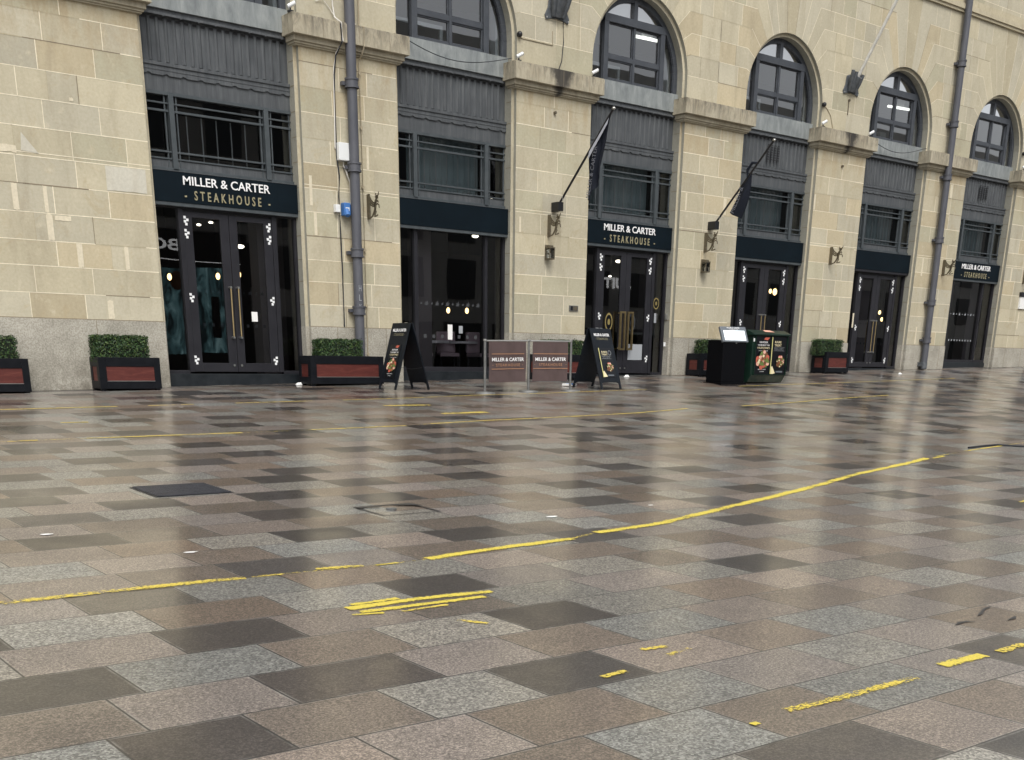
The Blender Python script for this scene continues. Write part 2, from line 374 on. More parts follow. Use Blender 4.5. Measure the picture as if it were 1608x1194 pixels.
# paving slabs
KN = [(-4.61, -4.01, -18.4, 'D'), (-4.2, -3.67, -18.1, 'B'), (-4.74, -4.2, -18.06, 'P'), (-5.42, -4.74, -17.98, 'D'), (-6.1, -5.42, -17.96, 'G'),
 (-5.11, -4.52, -17.59, 'B'), (-3.32, -2.79, -17.58, 'D'), (-4.52, -3.82, -17.58, 'G'), (-3.82, -3.32, -17.57, 'P'),
 (-5.94, -5.26, -17.16, 'B'), (-5.26, -4.67, -17.16, 'G'), (-4.67, -4.01, -17.15, 'P'), (-6.43, -5.94, -17.15, 'P'), (-4.01, -3.42, -17.14, 'G'), (-3.42, -2.78, -17.14, 'P'),
 (-6.65, -6.06, -16.74, 'B'), (-6.06, -5.51, -16.74, 'G'), (-4.88, -4.17, -16.74, 'P'), (-5.51, -4.88, -16.74, 'D'), (-7.16, -6.65, -16.7, 'D'), (-7.7, -7.16, -16.7, 'G'),
 (-4.52, -3.82, -16.3, 'G'), (-7.0, -6.4, -16.3, 'P'), (-6.4, -5.7, -16.3, 'D'), (-5.7, -5.1, -16.3, 'P'), (-5.1, -4.52, -16.3, 'B'), (-7.54, -7.0, -16.3, 'B'),
 (-6.14, -5.53, -15.88, 'B'), (-6.84, -6.14, -15.86, 'G'), (-5.53, -4.85, -15.84, 'G'), (-7.42, -6.84, -15.84, 'D'), (-4.85, -4.24, -15.82, 'D'), (-4.24, -3.5, -15.8, 'G'),
 (-7.17, -6.47, -15.44, 'P'), (-5.86, -5.16, -15.43, 'P'), (-6.47, -5.86, -15.42, 'D'), (-5.16, -4.56, -15.41, 'B'), (-4.56, -3.86, -15.4, 'G'), (-3.86, -3.08, -15.37, 'P'),
 (-7.08, -6.38, -14.98, 'G'), (-6.38, -5.66, -14.99, 'B'), (-4.36, -3.67, -14.98, 'P'), (-5.66, -4.95, -14.97, 'G'), (-4.95, -4.36, -14.95, 'D'),
 (-6.59, -5.99, -14.56, 'E'), (-5.53, -4.92, -14.11, 'D')]
DK = [(-2.3, -15.27), (1.4, -14.82), (2.7, -14.44), (-2.6, -13.96), (-0.8, -13.89), (3.9, -13.86), (2.1, -13.6), (-3.4, -13.52), (-4.4, -13.07), (4.4, -12.97), (-0.2, -12.95), (-1.3, -12.83), (2.6, -12.77), (-6.0, -12.74), (5.7, -12.71), (0.9, -12.52), (-4.2, -12.18), (5.0, -12.15), (-5.8, -11.84), (0.2, -11.75), (-0.8, -11.75), (-3.0, -11.75), (3.7, -11.63), (1.4, -11.55), (-5.0, -11.38), (-3.8, -11.3), (3.1, -11.04), (-1.4, -10.99), (-5.8, -10.95), (-2.7, -10.85), (0.7, -10.8), (6.0, -10.69), (-5.5, -10.48), (-3.3, -10.38), (4.0, -9.98), (-2.9, -9.89), (6.5, -9.85), (-0.9, -9.8), (1.1, -9.7), (8.2, -9.7), (-5.5, -9.65), (-4.4, -9.58), (9.5, -9.51), (-3.5, -9.07), (0.6, -8.94), (8.6, -8.94), (10.8, -8.93), (6.8, -8.92), (-0.4, -8.88), (2.2, -8.85), (3.2, -8.75), (-4.4, -8.71), (-1.4, -8.61), (-2.7, -8.58), (1.5, -8.3), (-3.7, -8.22), (9.1, -8.16), (2.6, -7.98), (3.7, -7.9), (0.5, -7.89), (-4.7, -7.86), (4.8, -7.84), (-2.9, -7.75), (10.2, -7.72), (6.0, -7.67), (7.1, -7.56), (-1.6, -7.46), (13.8, -7.45), (-3.9, -7.38), (2.0, -7.24), (9.6, -7.2), (3.0, -7.14), (-4.6, -7.08), (4.2, -7.0), (0.9, -6.94), (5.2, -6.94), (-1.2, -6.68), (8.7, -6.54), (-3.1, -6.49), (12.0, -6.32), (3.0, -6.29), (-4.1, -6.14), (0.6, -6.11), (-1.6, -6.01), (2.0, -5.93), (-4.2, -5.35), (6.4, -5.16), (-1.3, -5.12), (-2.7, -4.83), (0.1, -4.35), (-2.8, -4.05), (-2.0, -3.73), (-3.7, -3.64), (5.0, -3.41), (-0.7, -1.9), (-1.4, -1.84), (0.4, -1.54)]
SC = {'D': ((.045, .039, .038), .10), 'E': ((.088, .074, .063), .12), 'B': ((.150, .119, .096), .12), 'P': ((.205, .176, .158), .15), 'G': ((.176, .172, .160), 1.)}
RW = .45; Y0 = .12
rows = {}
for a, b, y, k in KN: rows.setdefault(int((Y0-y)/RW), []).append((a, b, k))
for x_, y in DK: rows.setdefault(int((Y0-y)/RW), []).append((x_-.31, x_+.31, 'D'))
pv = []; pf = []; pc = []; pua = []; pub = []
rnd = random.Random(3)
def slab(x0, x1, y0, y1, k):
    b = len(pv)
    for X, Y in ((x0, y0), (x1, y0), (x1, y1), (x0, y1)): pv.append((X, Y, gz(X, Y)))
    pf.append((b, b+1, b+2, b+3)); L = x1-x0; W_ = y1-y0
    pua.extend([(0, 0), (L, 0), (L, W_), (0, W_)]); pub.extend([(L, W_), (0, W_), (0, 0), (L, 0)])
    c, fk = SC[k]; j = rnd.uniform(.80, 1.2); h = rnd.uniform(-.05, .05)
    if k == 'D' and rnd.random() < .4: j *= 1.3
    cc = (c[0]*j*(1+h), c[1]*j, c[2]*j*(1-h), fk)
    pc.extend([cc]*4)
lastk = ['']; above = {}; nxt = {}
for r in range(-1, 64):
    y1 = Y0-r*RW; y0 = y1-RW
    kn = sorted(rows.get(r, [])); cl = []
    for q in kn:
        if cl and q[0] < cl[-1][1]+.001:
            q = (cl[-1][1], max(q[1], cl[-1][1]+.4), q[2])
        elif cl and q[0]-cl[-1][1] < .3: q = (cl[-1][1], q[1], q[2])
        cl.append(q)
    x_ = -15+rnd.uniform(0, .6); seq = 0; known_zone = r < 42
    def fill(a, b):
        global seq
        L = b-a
        if L < .05: return
        n = max(1, round(L/.63)); cuts = [a]
        for i in range(1, n): cuts.append(a+L*i/n+rnd.uniform(-.07, .07)*(L/n)/.63)
        cuts.append(b)
        for i in range(n):
            seq += 1
            zone = (cuts[i] > 8+max(0, -(y0+8))*0 and y0 > -9) or cuts[i] < -7.6 or y0 > -3.4
            if zone and rnd.random() < .24: k = 'D'
            else:
                cand = [q for q in 'BBPPGG' if q != lastk[0] and q != above.get(int((cuts[i]+cuts[i+1])/2/.6))]
                k = rnd.choice(cand or 'BPG')
            if y0 < -19 and rnd.random() < .2: k = 'D'
            slab(cuts[i], cuts[i+1], y0, y1, k); lastk[0] = k; nxt[int((cuts[i]+cuts[i+1])/2/.6)] = k
    for q in cl:
        fill(x_, q[0]); slab(q[0], q[1], y0, y1, q[2]); x_ = q[1]; lastk[0] = q[2]; nxt[int((q[0]+q[1])/2/.6)] = q[2]
    fill(x_, 40+rnd.uniform(0, .5)); above = nxt; nxt = {}
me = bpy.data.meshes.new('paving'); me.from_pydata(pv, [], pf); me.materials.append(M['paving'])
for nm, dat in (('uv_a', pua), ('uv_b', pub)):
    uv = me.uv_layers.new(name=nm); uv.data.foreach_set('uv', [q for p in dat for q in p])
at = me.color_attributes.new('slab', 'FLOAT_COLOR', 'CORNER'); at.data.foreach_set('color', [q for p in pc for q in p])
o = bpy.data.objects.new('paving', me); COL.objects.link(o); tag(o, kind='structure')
# yellow lines
def ribbon(name, pts, width, matn, lift=.004, label=None):
    P = [Vector((a, b, 0)) for a, b in pts]; out = []
    for i in range(len(P)-1):
        n = max(1, int((P[i+1]-P[i]).length/.25))
        for k in range(n): out.append(P[i].lerp(P[i+1], k/n))
    out.append(P[-1]); vs = []; fs = []; uv = []
    for i, p in enumerate(out):
        d = (out[min(i+1, len(out)-1)]-out[max(i-1, 0)]).normalized(); n = Vector((-d.y, d.x, 0))
        for s_ in (-.5, 0, .5):
            q = p+n*s_*width; vs.append((q.x, q.y, gz(q.x, q.y)+lift))
    for i in range(len(out)-1):
        for k in range(2):
            fs.append((i*3+k, i*3+k+1, i*3+4+k, i*3+3+k)); e = (0, 1, 0)
            uv += [(i*.25, e[k]), (i*.25, e[k+1]), ((i+1)*.25, e[k+1]), ((i+1)*.25, e[k])]
    me = bpy.data.meshes.new(name); me.from_pydata(vs, [], fs); me.materials.append(M[matn])
    u = me.uv_layers.new(name='uv_a'); u.data.foreach_set('uv', [q for p in uv for q in p])
    o = bpy.data.objects.new(name, me); COL.objects.link(o); tag(o, kind='structure'); return o
LN = [([(-7.6, -14.30), (-6.895, -14.288), (-6.35, -14.263), (-5.538, -14.277)], .11, 'yellow_worn'), ([(-5.5, -14.28), (-5.3, -14.285)], .05, 'yellow_worn'),
 ([(-5.054, -14.24), (-4.743, -14.28)], .07, 'yellow_worn'), ([(-4.667, -14.309), (-4.50, -14.307)], .03, 'yellow_paint'),
 ([(-4.257, -14.285), (-3.666, -14.187), (-2.86, -14.12)], .10, 'yellow_paint'),
 ([(-2.508, -14.0), (-1.667, -13.886), (-0.524, -13.53), (0.368, -13.27), (1.712, -12.854), (3.149, -12.36), (5.005, -11.883), (5.743, -11.651)], .11, 'yellow_paint'),
 ([(5.851, -11.68), (6.257, -11.596)], .06, 'yellow_paint'), ([(7.409, -11.285), (8.658, -11.089)], .07, 'yellow_worn'),
 ([(-7.5, -6.85), (-4.833, -6.835), (-4.419, -6.816)], .08, 'yellow_far'), ([(-3.873, -6.802), (-1.926, -6.80)], .085, 'yellow_far'),
 ([(-0.912, -6.758), (0.611, -6.677)], .075, 'yellow_far'), ([(1.11, -6.567), (2.211, -6.42), (3.643, -6.338), (5.668, -6.144), (7.303, -5.795)], .075, 'yellow_far'),
 ([(8.911, -5.693), (10.911, -5.407), (12.882, -5.056), (15.039, -4.794)], .07, 'yellow_far'),
 ([(-6, -3.2), (-3.825, -3.2), (-2.171, -3.2)], .09, 'yellow_far'), ([(-1.701, -3.2), (-0.979, -3.18)], .08, 'yellow_far'), ([(-0.273, -3.17), (1.102, -3.146)], .07, 'yellow_far'),
 ([(1.687, -3.15), (3.137, -3.1), (4.555, -2.95), (6.392, -2.92), (9.302, -2.735)], .06, 'yellow_far'), ([(12.407, -2.603), (16.756, -2.421), (22.181, -2.164)], .05, 'yellow_far'),
 ([(1.863, -4.15), (2.7, -4.25)], .16, 'yellow_far'), ([(2.1, -5.45), (3.0, -5.42)], .2, 'yellow_far'), ([(-3.615, -5.10), (-3.268, -5.12)], .07, 'yellow_far'),
 ([(-5.42, -15.23), (-4.95, -15.22), (-4.48, -15.26)], .085, 'yellow_paint'), ([(-5.36, -15.16), (-5.05, -15.15)], .05, 'yellow_paint'),
 ([(-5.40, -15.33), (-5.0, -15.335), (-4.6, -15.345)], .065, 'yellow_paint'), ([(-5.47, -15.36), (-5.3, -15.40)], .03, 'yellow_paint'), ([(-5.2, -15.42), (-4.9, -15.41)], .035, 'yellow_worn'),
 ([(-5.06, -15.72), (-4.97, -15.86)], .05, 'yellow_worn'), ([(-4.66, -16.65), (-4.5, -16.67)], .05, 'yellow_worn'), ([(-4.62, -16.79), (-4.44, -16.76)], .055, 'yellow_worn'),
 ([(-5.14, -16.9), (-4.98, -16.88)], .05, 'yellow_worn'), ([(-4.85, -17.66), (-4.4, -17.67), (-3.95, -17.67)], .075, 'yellow_worn'),
 ([(-3.66, -17.62), (-3.3, -17.62)], .07, 'yellow_paint'), ([(-3.17, -17.63), (-2.9, -17.62)], .07, 'yellow_worn'), ([(-5.11, -17.7), (-5.07, -17.7)], .03, 'yellow_paint'), ([(2.9, -14.5), (3.2, -14.45)], .06, 'yellow_paint')]
for p_, w_, mt in LN: ribbon('yellow_road_line', p_, w_*1.02+.008, mt)
for p_, w_, mt in [([(-5.54, -14.28), (-4.5, -14.31), (-4.25, -14.29)], .05, 'yellow_faint'), ([(-2.86, -14.12), (-2.5, -14.0)], .07, 'yellow_faint'), ([(5.7, -11.66), (7.4, -11.29)], .07, 'yellow_faint'), ([(8.65, -11.09), (10.5, -10.8)], .07, 'yellow_faint'), ([(-4.42, -6.816), (-3.87, -6.8)], .07, 'yellow_faint'), ([(-1.93, -6.8), (-.9, -6.76)], .07, 'yellow_faint'), ([(.6, -6.68), (1.1, -6.57)], .07, 'yellow_faint')]: ribbon('yellow_road_line', p_, w_, mt)
ribbon('dirt_line', [(-13.9, -.075), (0, -.075), (20, -.075), (39, -.075)], .10, 'dirt')
ribbon('dirt_line', [(.1, -.02), (2.8, -.02)], .05, 'dirt')
# ---------------------------------------------------------------- the stone building
bld = thing('stone_building', 'long pale ashlar building with a row of tall arched shop openings', 'building')
OX0, OX1 = .03, 2.82         # opening
RB = .07                     # rebate width
FX0, FX1 = OX0-RB, OX1+RB    # front face edges of opening
CX = 1.425; SPR = 7.42; RI = 1.395; RO = 1.465
YF = .25                     # plane of frames
BAYS = range(0, 7)
XL, XR, ZT = -14., 40., 15.2
ZC = [1.89, 2.28, 2.69, 3.07, 3.48, 3.89, 4.29, 4.71, 5.12, 5.53, 5.94, 6.33, 6.60]
ZU = [7.0, 7.5, 7.92, 8.34, 8.76, 9.18, 9.6, 10.02, 10.53]
wall = MB().use('limestone'); jt = MB().use('mortar')
rw = random.Random(11)
def tintc():
    k = rw.uniform(.91, 1.06); h = rw.uniform(-.045, .035)
    if rw.random() < .14: k *= .91
    if rw.random() < .10: return (k*1.0, k*.95, k*.88)
    if rw.random() < .14: return (k*.93, k*.95, k*.93)
    return (k*(1+h*.4), k, k*(1-h))
def blk(pts):
    wall.tint = tintc(); wall.face([(p[0], 0, p[1]) for p in pts])
def jline(a, b, wd=.013, mt=None):
    a = Vector((a[0], 0, a[1])); b = Vector((b[0], 0, b[1])); d = (b-a); L = d.length
    if L < .02: return
    d.normalize(); n = Vector((-d.z, 0, d.x))*wd/2
    r_ = rw.random(); jt.use(mt or ('mortar' if r_ < .72 else ('dark_joint' if r_ < .84 else 'limestone'))); jt.tint = (.9, .88, .84)
    o_ = Vector((0, -.0025, 0)); jt.face([a-n+o_, b-n+o_, b+n+o_, a+n+o_])
def course(x0, x1, z0, z1, first, avg=.95):
    """a run of blocks with vertical joints"""
    L = x1-x0; cuts = [x0]
    if L > 2.5:
        p = x0+first
        while p < x1-.35: cuts.append(p); p += rw.choice((avg, avg*.95, avg*1.05, avg*.5 if rw.random() < .25 else avg))
    elif L > .5:
        n = 2 if L < 1.3 else rw.choice((2, 3, 3))
        for i in range(1, n): cuts.append(x0+L*(i+rw.uniform(-.15, .15)+(first-.5)*.3)/n)
    cuts.append(x1)
    for i in range(len(cuts)-1):
        a, b = cuts[i], cuts[i+1]
        blk([(a, z0), (b, z0), (b, z1), (a, z1)])
        if i: jline((a, z0), (a, z1), rw.choice((.010, .012, .014)))
piers = [(XL, FX0)]+[(i*5+FX1, (i+1)*5+FX0) for i in range(0, 6)]+[(30+FX1, XR)]
for pi, (a, b) in enumerate(piers):
    for ci in range(len(ZC)-1):
        course(a, b, ZC[ci], ZC[ci+1], (.45 if ci % 2 else .9) if b-a > 3 else (.2 if ci % 2 else .8))
        x_ = a
        while x_ < b-.01:
            nx = min(b, x_+rw.uniform(.7, 1.6)); jline((x_, ZC[ci+1]), (nx, ZC[ci+1]), rw.choice((.011, .013, .016))); x_ = nx
    jline((a, 4.345), (b, 4.345), .012, 'mortar')
# zone of the arches
_jl = jline
def jline(a, b, wd=.0095, mt=None): _jl(a, b, wd, mt)
ANG = []
for z in ZU[1:]:
    idx = ZU.index(z); a_ = R([3.1, 18, 31, 43, 54, 64, 73, 84][idx-1]); ANG.append((a_, (z-SPR)/math.sin(a_)))
def arcpt(cx, a, r=RO, s_=1): return (cx+s_*r*math.cos(a), SPR+r*math.sin(a))
for i in BAYS:
    cx = i*5+CX
    for s_ in (1, -1):
        mid = 2.5
        # below first joint: straight side up to SPR then small arc
        x_edge = RO
        pts = [(cx+s_*x_edge, 7.0)]+[arcpt(cx, a, RO, s_) for a in (0., ANG[0][0])]+[(cx+s_*mid, 7.5), (cx+s_*mid, 7.0)]
        blk(pts); jline((cx+s_*RO, 7.5), (cx+s_*mid, 7.5))
        for j in range(len(ANG)-1):
            a0, r0 = ANG[j]; a1, r1 = ANG[j+1]; r0 = max(r0, RO)
            P0 = arcpt(cx, a0, r0, s_); P1 = arcpt(cx, a1, r1, s_)
            z0 = ZU[j+1]; z1 = ZU[j+2]
            P0 = (P0[0], z0) if j else (cx+s_*RO*math.cos(a0), z0)
            k0 = abs(P0[0]-cx); k1 = abs(P1[0]-cx); q = max(k0, k1)+rw.uniform(.22, .42)
            arc = [arcpt(cx, a0+(a1-a0)*t/5, RO, s_) for t in range(6)]
            blk(arc+[P1, (cx+s_*q, z1), (cx+s_*q, z0), P0])
            A1 = arcpt(cx, a1, RO, s_); jline(A1, P1); jline(P1, (cx+s_*mid, z1)); jline((cx+s_*q, z0), (cx+s_*q, z1))
            if q < mid-.05:
                if mid-q > .7:
                    m_ = q+(mid-q)*rw.uniform(.45, .6)
                    blk([(cx+s_*q, z0), (cx+s_*m_, z0), (cx+s_*m_, z1), (cx+s_*q, z1)]); jline((cx+s_*m_, z0), (cx+s_*m_, z1))
                else: m_ = q
                blk([(cx+s_*m_, z0), (cx+s_*mid, z0), (cx+s_*mid, z1), (cx+s_*m_, z1)])
                if rw.random() < .5: jline((cx+s_*mid, z0), (cx+s_*mid, z1))
    # keystone
    a1, r1 = ANG[-1]; arc = [arcpt(cx, a1+(math.pi-2*a1)*t/6) for t in range(7)]
    wall.tint = (.86, .84, .80); wall.face([(p[0], 0, p[1]) for p in arc+[(cx-r1*math.cos(a1), 10.53), (cx+r1*math.cos(a1), 10.53)]])
for a, b in ((XL, CX-2.5), (30+CX+2.5, XR)):
    for j in range(len(ZU)-1):
        course(a, b, ZU[j], ZU[j+1], .5 if j % 2 else .9); jline((a, ZU[j+1]), (b, ZU[j+1]))
z_ = 10.53
while z_ < ZT-.01:
    course(XL, XR, z_, min(ZT, z_+.467), .45 if int(z_*10) % 2 else .9); jline((XL, z_), (XR, z_)); z_ += .467
wall.tint = (.95, .95, .93)
wall.face([(XL, 0, ZT), (XR, 0, ZT), (XR, 12, ZT), (XL, 12, ZT)])
wall.face([(XL, 0, -1), (XL, 0, ZT), (XL, 12, ZT), (XL, 12, -1)]); wall.face([(XR, 0, -1), (XR, 0, ZT), (XR, 12, ZT), (XR, 12, -1)])
wall.face([(XL, 12, -1), (XR, 12, -1), (XR, 12, ZT), (XL, 12, ZT)])
# rebates, jambs and soffits
for i in BAYS:
    b = i*5
    for side, xo, xi in ((-1, b+FX0, b+OX0), (1, b+FX1, b+OX1)):
        for z0, z1 in zip([-.2]+ZC[:-1]+[6.60, 7.0], ZC+[7.0, SPR]):
            pl_ = z1 <= 1.9
            wall.use('plinth' if pl_ else 'shaded_jamb_stone'); wall.tint = (rw.uniform(.9, 1.06),)*3
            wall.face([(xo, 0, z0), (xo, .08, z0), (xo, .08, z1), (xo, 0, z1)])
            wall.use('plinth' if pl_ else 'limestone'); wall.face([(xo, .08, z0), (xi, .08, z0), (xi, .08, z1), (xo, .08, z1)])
            wall.use('plinth' if pl_ else 'shaded_jamb_stone'); wall.face([(xi, .08, z0), (xi, YF+.35, z0), (xi, YF+.35, z1), (xi, .08, z1)])
            if side == 1 and not pl_ and z1 < 7.3:
                jt.use('dark_joint'); jt.face([(xi-.003, .08, z1-.006), (xi-.003, YF, z1-.006), (xi-.003, YF, z1+.006), (xi-.003, .08, z1+.006)])
    N = 28
    for k in range(N):
        a0 = math.pi*k/N; a1 = math.pi*(k+1)/N; A0 = arcpt(b+CX, a0); A1 = arcpt(b+CX, a1); B0 = arcpt(b+CX, a0, RI); B1 = arcpt(b+CX, a1, RI)
        if k % 4 == 0: tt = rw.uniform(.88, 1.08)
        wall.use('shaded_jamb_stone'); wall.face([(A0[0], 0, A0[1]), (A1[0], 0, A1[1]), (A1[0], .08, A1[1]), (A0[0], .08, A0[1])])
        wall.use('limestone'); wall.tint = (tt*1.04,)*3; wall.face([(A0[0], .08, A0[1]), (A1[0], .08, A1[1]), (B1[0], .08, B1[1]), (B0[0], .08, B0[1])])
        wall.use('shaded_jamb_stone'); wall.face([(B0[0], .08, B0[1]), (B1[0], .08, B1[1]), (B1[0], YF+.35, B1[1]), (B0[0], YF+.35, B0[1])])
wall.build('wall', bld, recalc=False)
jt.build('mortar_joints', bld, recalc=False)
# plinth (with joints), ledges, string course
for a, b in piers:
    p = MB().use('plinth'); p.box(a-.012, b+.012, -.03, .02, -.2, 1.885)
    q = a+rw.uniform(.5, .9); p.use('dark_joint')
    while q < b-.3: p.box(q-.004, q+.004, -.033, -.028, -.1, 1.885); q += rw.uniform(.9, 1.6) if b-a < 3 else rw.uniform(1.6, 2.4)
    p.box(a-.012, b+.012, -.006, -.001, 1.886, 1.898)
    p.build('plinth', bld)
for a, b in piers:
    l = MB().use('ledge_stone')
    a2, b2 = (a if a == XL else a-.13), (b if b == XR else b+.13)
    l.box(a2-.06, b2+.06, -.20, YF-.02, 6.705, 7.0)
    l.box(a2-.06, b2+.06, -.185, YF-.03, 7.0, 7.02)
    l.box(a2, b2, -.11, YF-.04, 6.62, 6.705)
    l.box(a2+.03, b2-.03, -.075, YF-.05, 6.585, 6.62); l.box(a2+.055, b2-.055, -.045, YF-.06, 6.56, 6.585)
    q = a2+.55; l.use('dark_joint')
    while q < b2-.3: l.box(q-.005, q+.005, -.203, -.19, 6.706, 6.999); q += rw.uniform(.5, .75)
    l.build('ledge', bld, bevel=.008)
s_ = MB().use('limestone'); s_.tint = (.95, .93, .9); s_.box(XL, XR, -.10, .02, 10.60, 10.72); s_.box(XL, XR, -.06, .02, 10.53, 10.60); s_.box(XL, XR, -.02, .05, 10.72, 10.9)
s_.build('string_course', bld)
# repaired stones and filled chases on the big left pier
for i_, (x0, x1, z0, z1) in enumerate([(-.81, -.13, 3.91, 4.28), (-2.35, -2.26, 3.49, 3.88), (-1.86, -1.80, 3.49, 3.88), (-1.86, -1.76, 3.08, 3.47), (-1.72, -1.46, 3.39, 3.46),
      (-1.42, -1.33, 2.70, 3.06), (-.62, -.55, 2.70, 3.06), (-1.0, -.9, 1.91, 2.2), (-2.5, -2.2, 4.32, 4.42), (.0, .0, 0, 0), (-1.28, -1.22, 5.15, 5.2)]):
    if x1 <= x0: continue
    p = MB().use('repair' if i_ == 0 else 'pale_stain')
    n = 6; top = [(x0+(x1-x0)*k/n, z1+rw.uniform(-.012, .006)) for k in range(n+1)]; bot = [(x1-(x1-x0)*k/n, z0+rw.uniform(-.006, .012)) for k in range(n+1)]
    p.prism(top+bot, lambda q: (q[0], -.006, q[1]), lambda q: (q[0], .004, q[1])); p.build('repair_patch', bld, recalc=True)
p = MB().use('repair'); p.prism([(-2.13, 4.36), (-1.86, 4.34), (-2.0, 4.5), (-2.1, 4.62)], lambda q: (q[0], -.006, q[1]), lambda q: (q[0], .004, q[1])); p.build('repair_patch', bld)
for (x0, x1, z0, z1) in [(2.99, 3.05, 4.0, 4.5), (3.06, 3.12, 3.5, 3.9), (23.2, 23.27, 3.8, 4.3), (23.3, 23.36, 1.92, 2.4), (23.75, 23.85, 1.92, 2.3), (20.1, 20.16, 2.3, 2.68), (28.25, 28.33, 3.9, 4.3), (29.1, 29.16, 2.5, 3.0), (4.25, 4.30, 4.72, 5.1), (13.05, 13.1, 4.73, 5.1), (14.4, 14.5, 4.74, 5.1), (8.0, 8.05, 3.9, 4.2), (17.9, 17.96, 5.14, 5.5), (24.2, 24.3, 5.95, 6.3)]:
    p = MB().use('pale_stain'); p.box(x0, x1, -.004, .003, z0, z1); p.build('repair_patch', bld)
# rooms behind the windows
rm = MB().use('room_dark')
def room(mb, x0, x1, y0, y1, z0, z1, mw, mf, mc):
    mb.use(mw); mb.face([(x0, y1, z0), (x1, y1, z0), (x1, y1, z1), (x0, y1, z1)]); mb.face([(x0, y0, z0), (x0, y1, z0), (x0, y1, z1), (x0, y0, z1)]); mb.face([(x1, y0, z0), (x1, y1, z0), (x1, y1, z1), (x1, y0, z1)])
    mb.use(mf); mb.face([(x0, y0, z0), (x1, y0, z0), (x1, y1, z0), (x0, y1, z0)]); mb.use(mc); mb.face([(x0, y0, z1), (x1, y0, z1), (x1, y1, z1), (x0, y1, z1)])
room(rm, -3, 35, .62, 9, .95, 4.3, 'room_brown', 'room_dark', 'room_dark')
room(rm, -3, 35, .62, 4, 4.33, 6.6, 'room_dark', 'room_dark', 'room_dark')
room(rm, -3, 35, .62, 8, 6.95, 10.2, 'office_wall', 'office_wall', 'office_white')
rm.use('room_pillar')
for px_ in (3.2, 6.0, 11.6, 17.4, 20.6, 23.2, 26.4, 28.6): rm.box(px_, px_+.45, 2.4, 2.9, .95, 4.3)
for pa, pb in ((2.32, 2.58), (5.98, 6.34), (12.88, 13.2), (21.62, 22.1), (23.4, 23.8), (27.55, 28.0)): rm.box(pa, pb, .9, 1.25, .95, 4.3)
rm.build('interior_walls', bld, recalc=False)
for i in BAYS:    # linings of the rooms seen through the upper panes, plus added white boards
    fr = MB().use('office_white'); q = i*5
    fr.prism([(q+.6, 7.65), (q+1.83, 7.65), (q+1.83, 7.05), (q+1.9, 7.05), (q+1.9, 7.72), (q+.6, 7.72)], lambda p: (p[0], 1.2, p[1]), lambda p: (p[0], 1.25, p[1])); fr.build('inner_board', bld)
    fr = MB().use('office_white'); fr.prism([(q+.66, 8.42), (q+2.19, 8.42), (q+2.05, 8.58), (q+1.8, 8.72), (q+1.42, 8.78), (q+1.05, 8.72), (q+.8, 8.58)], lambda p: (p[0], .45, p[1]), lambda p: (p[0], .47, p[1])); fr.build('reflector_board', bld)  # white board added behind the top lights to brighten them
    fr = MB().use('office_white'); fr.box(q+2.66, q+2.86, .42, .60, 7.0, 8.1); fr.build('inner_lining', bld)
for x0, x1, y1, z1, lab in ((20.7, 21.2, 1.1, 7.5, 'larger pale box on the sill inside the fifth arched window'), (21.45, 21.75, 1.0, 7.45, 'narrow pale box right of a larger one inside the fifth arched window')):
    o = MB().use('office_white').box(0, x1-x0, 0, y1-.7, 0, z1-7.0).build('storage_box', bevel=.008); o.location = (x0, .7, 7.0); tag(o, lab, 'box')
for i in (1, 2, 3, 4, 5, 6):
    cu = MB().use('curtain'); n = 60; x0, x1 = i*5+.55, i*5+2.35
    for k in range(n):
        xa = x0+(x1-x0)*k/n; xb = x0+(x1-x0)*(k+1)/n; ya = .60+.02*math.sin(k*1.3); yb = .60+.02*math.sin((k+1)*1.3)
        cu.face([(xa, ya, 4.35), (xb, yb, 4.35), (xb, yb, 5.6), (xa, ya, 5.6)])
    cu.build('curtain', bld, smooth=True, recalc=False)
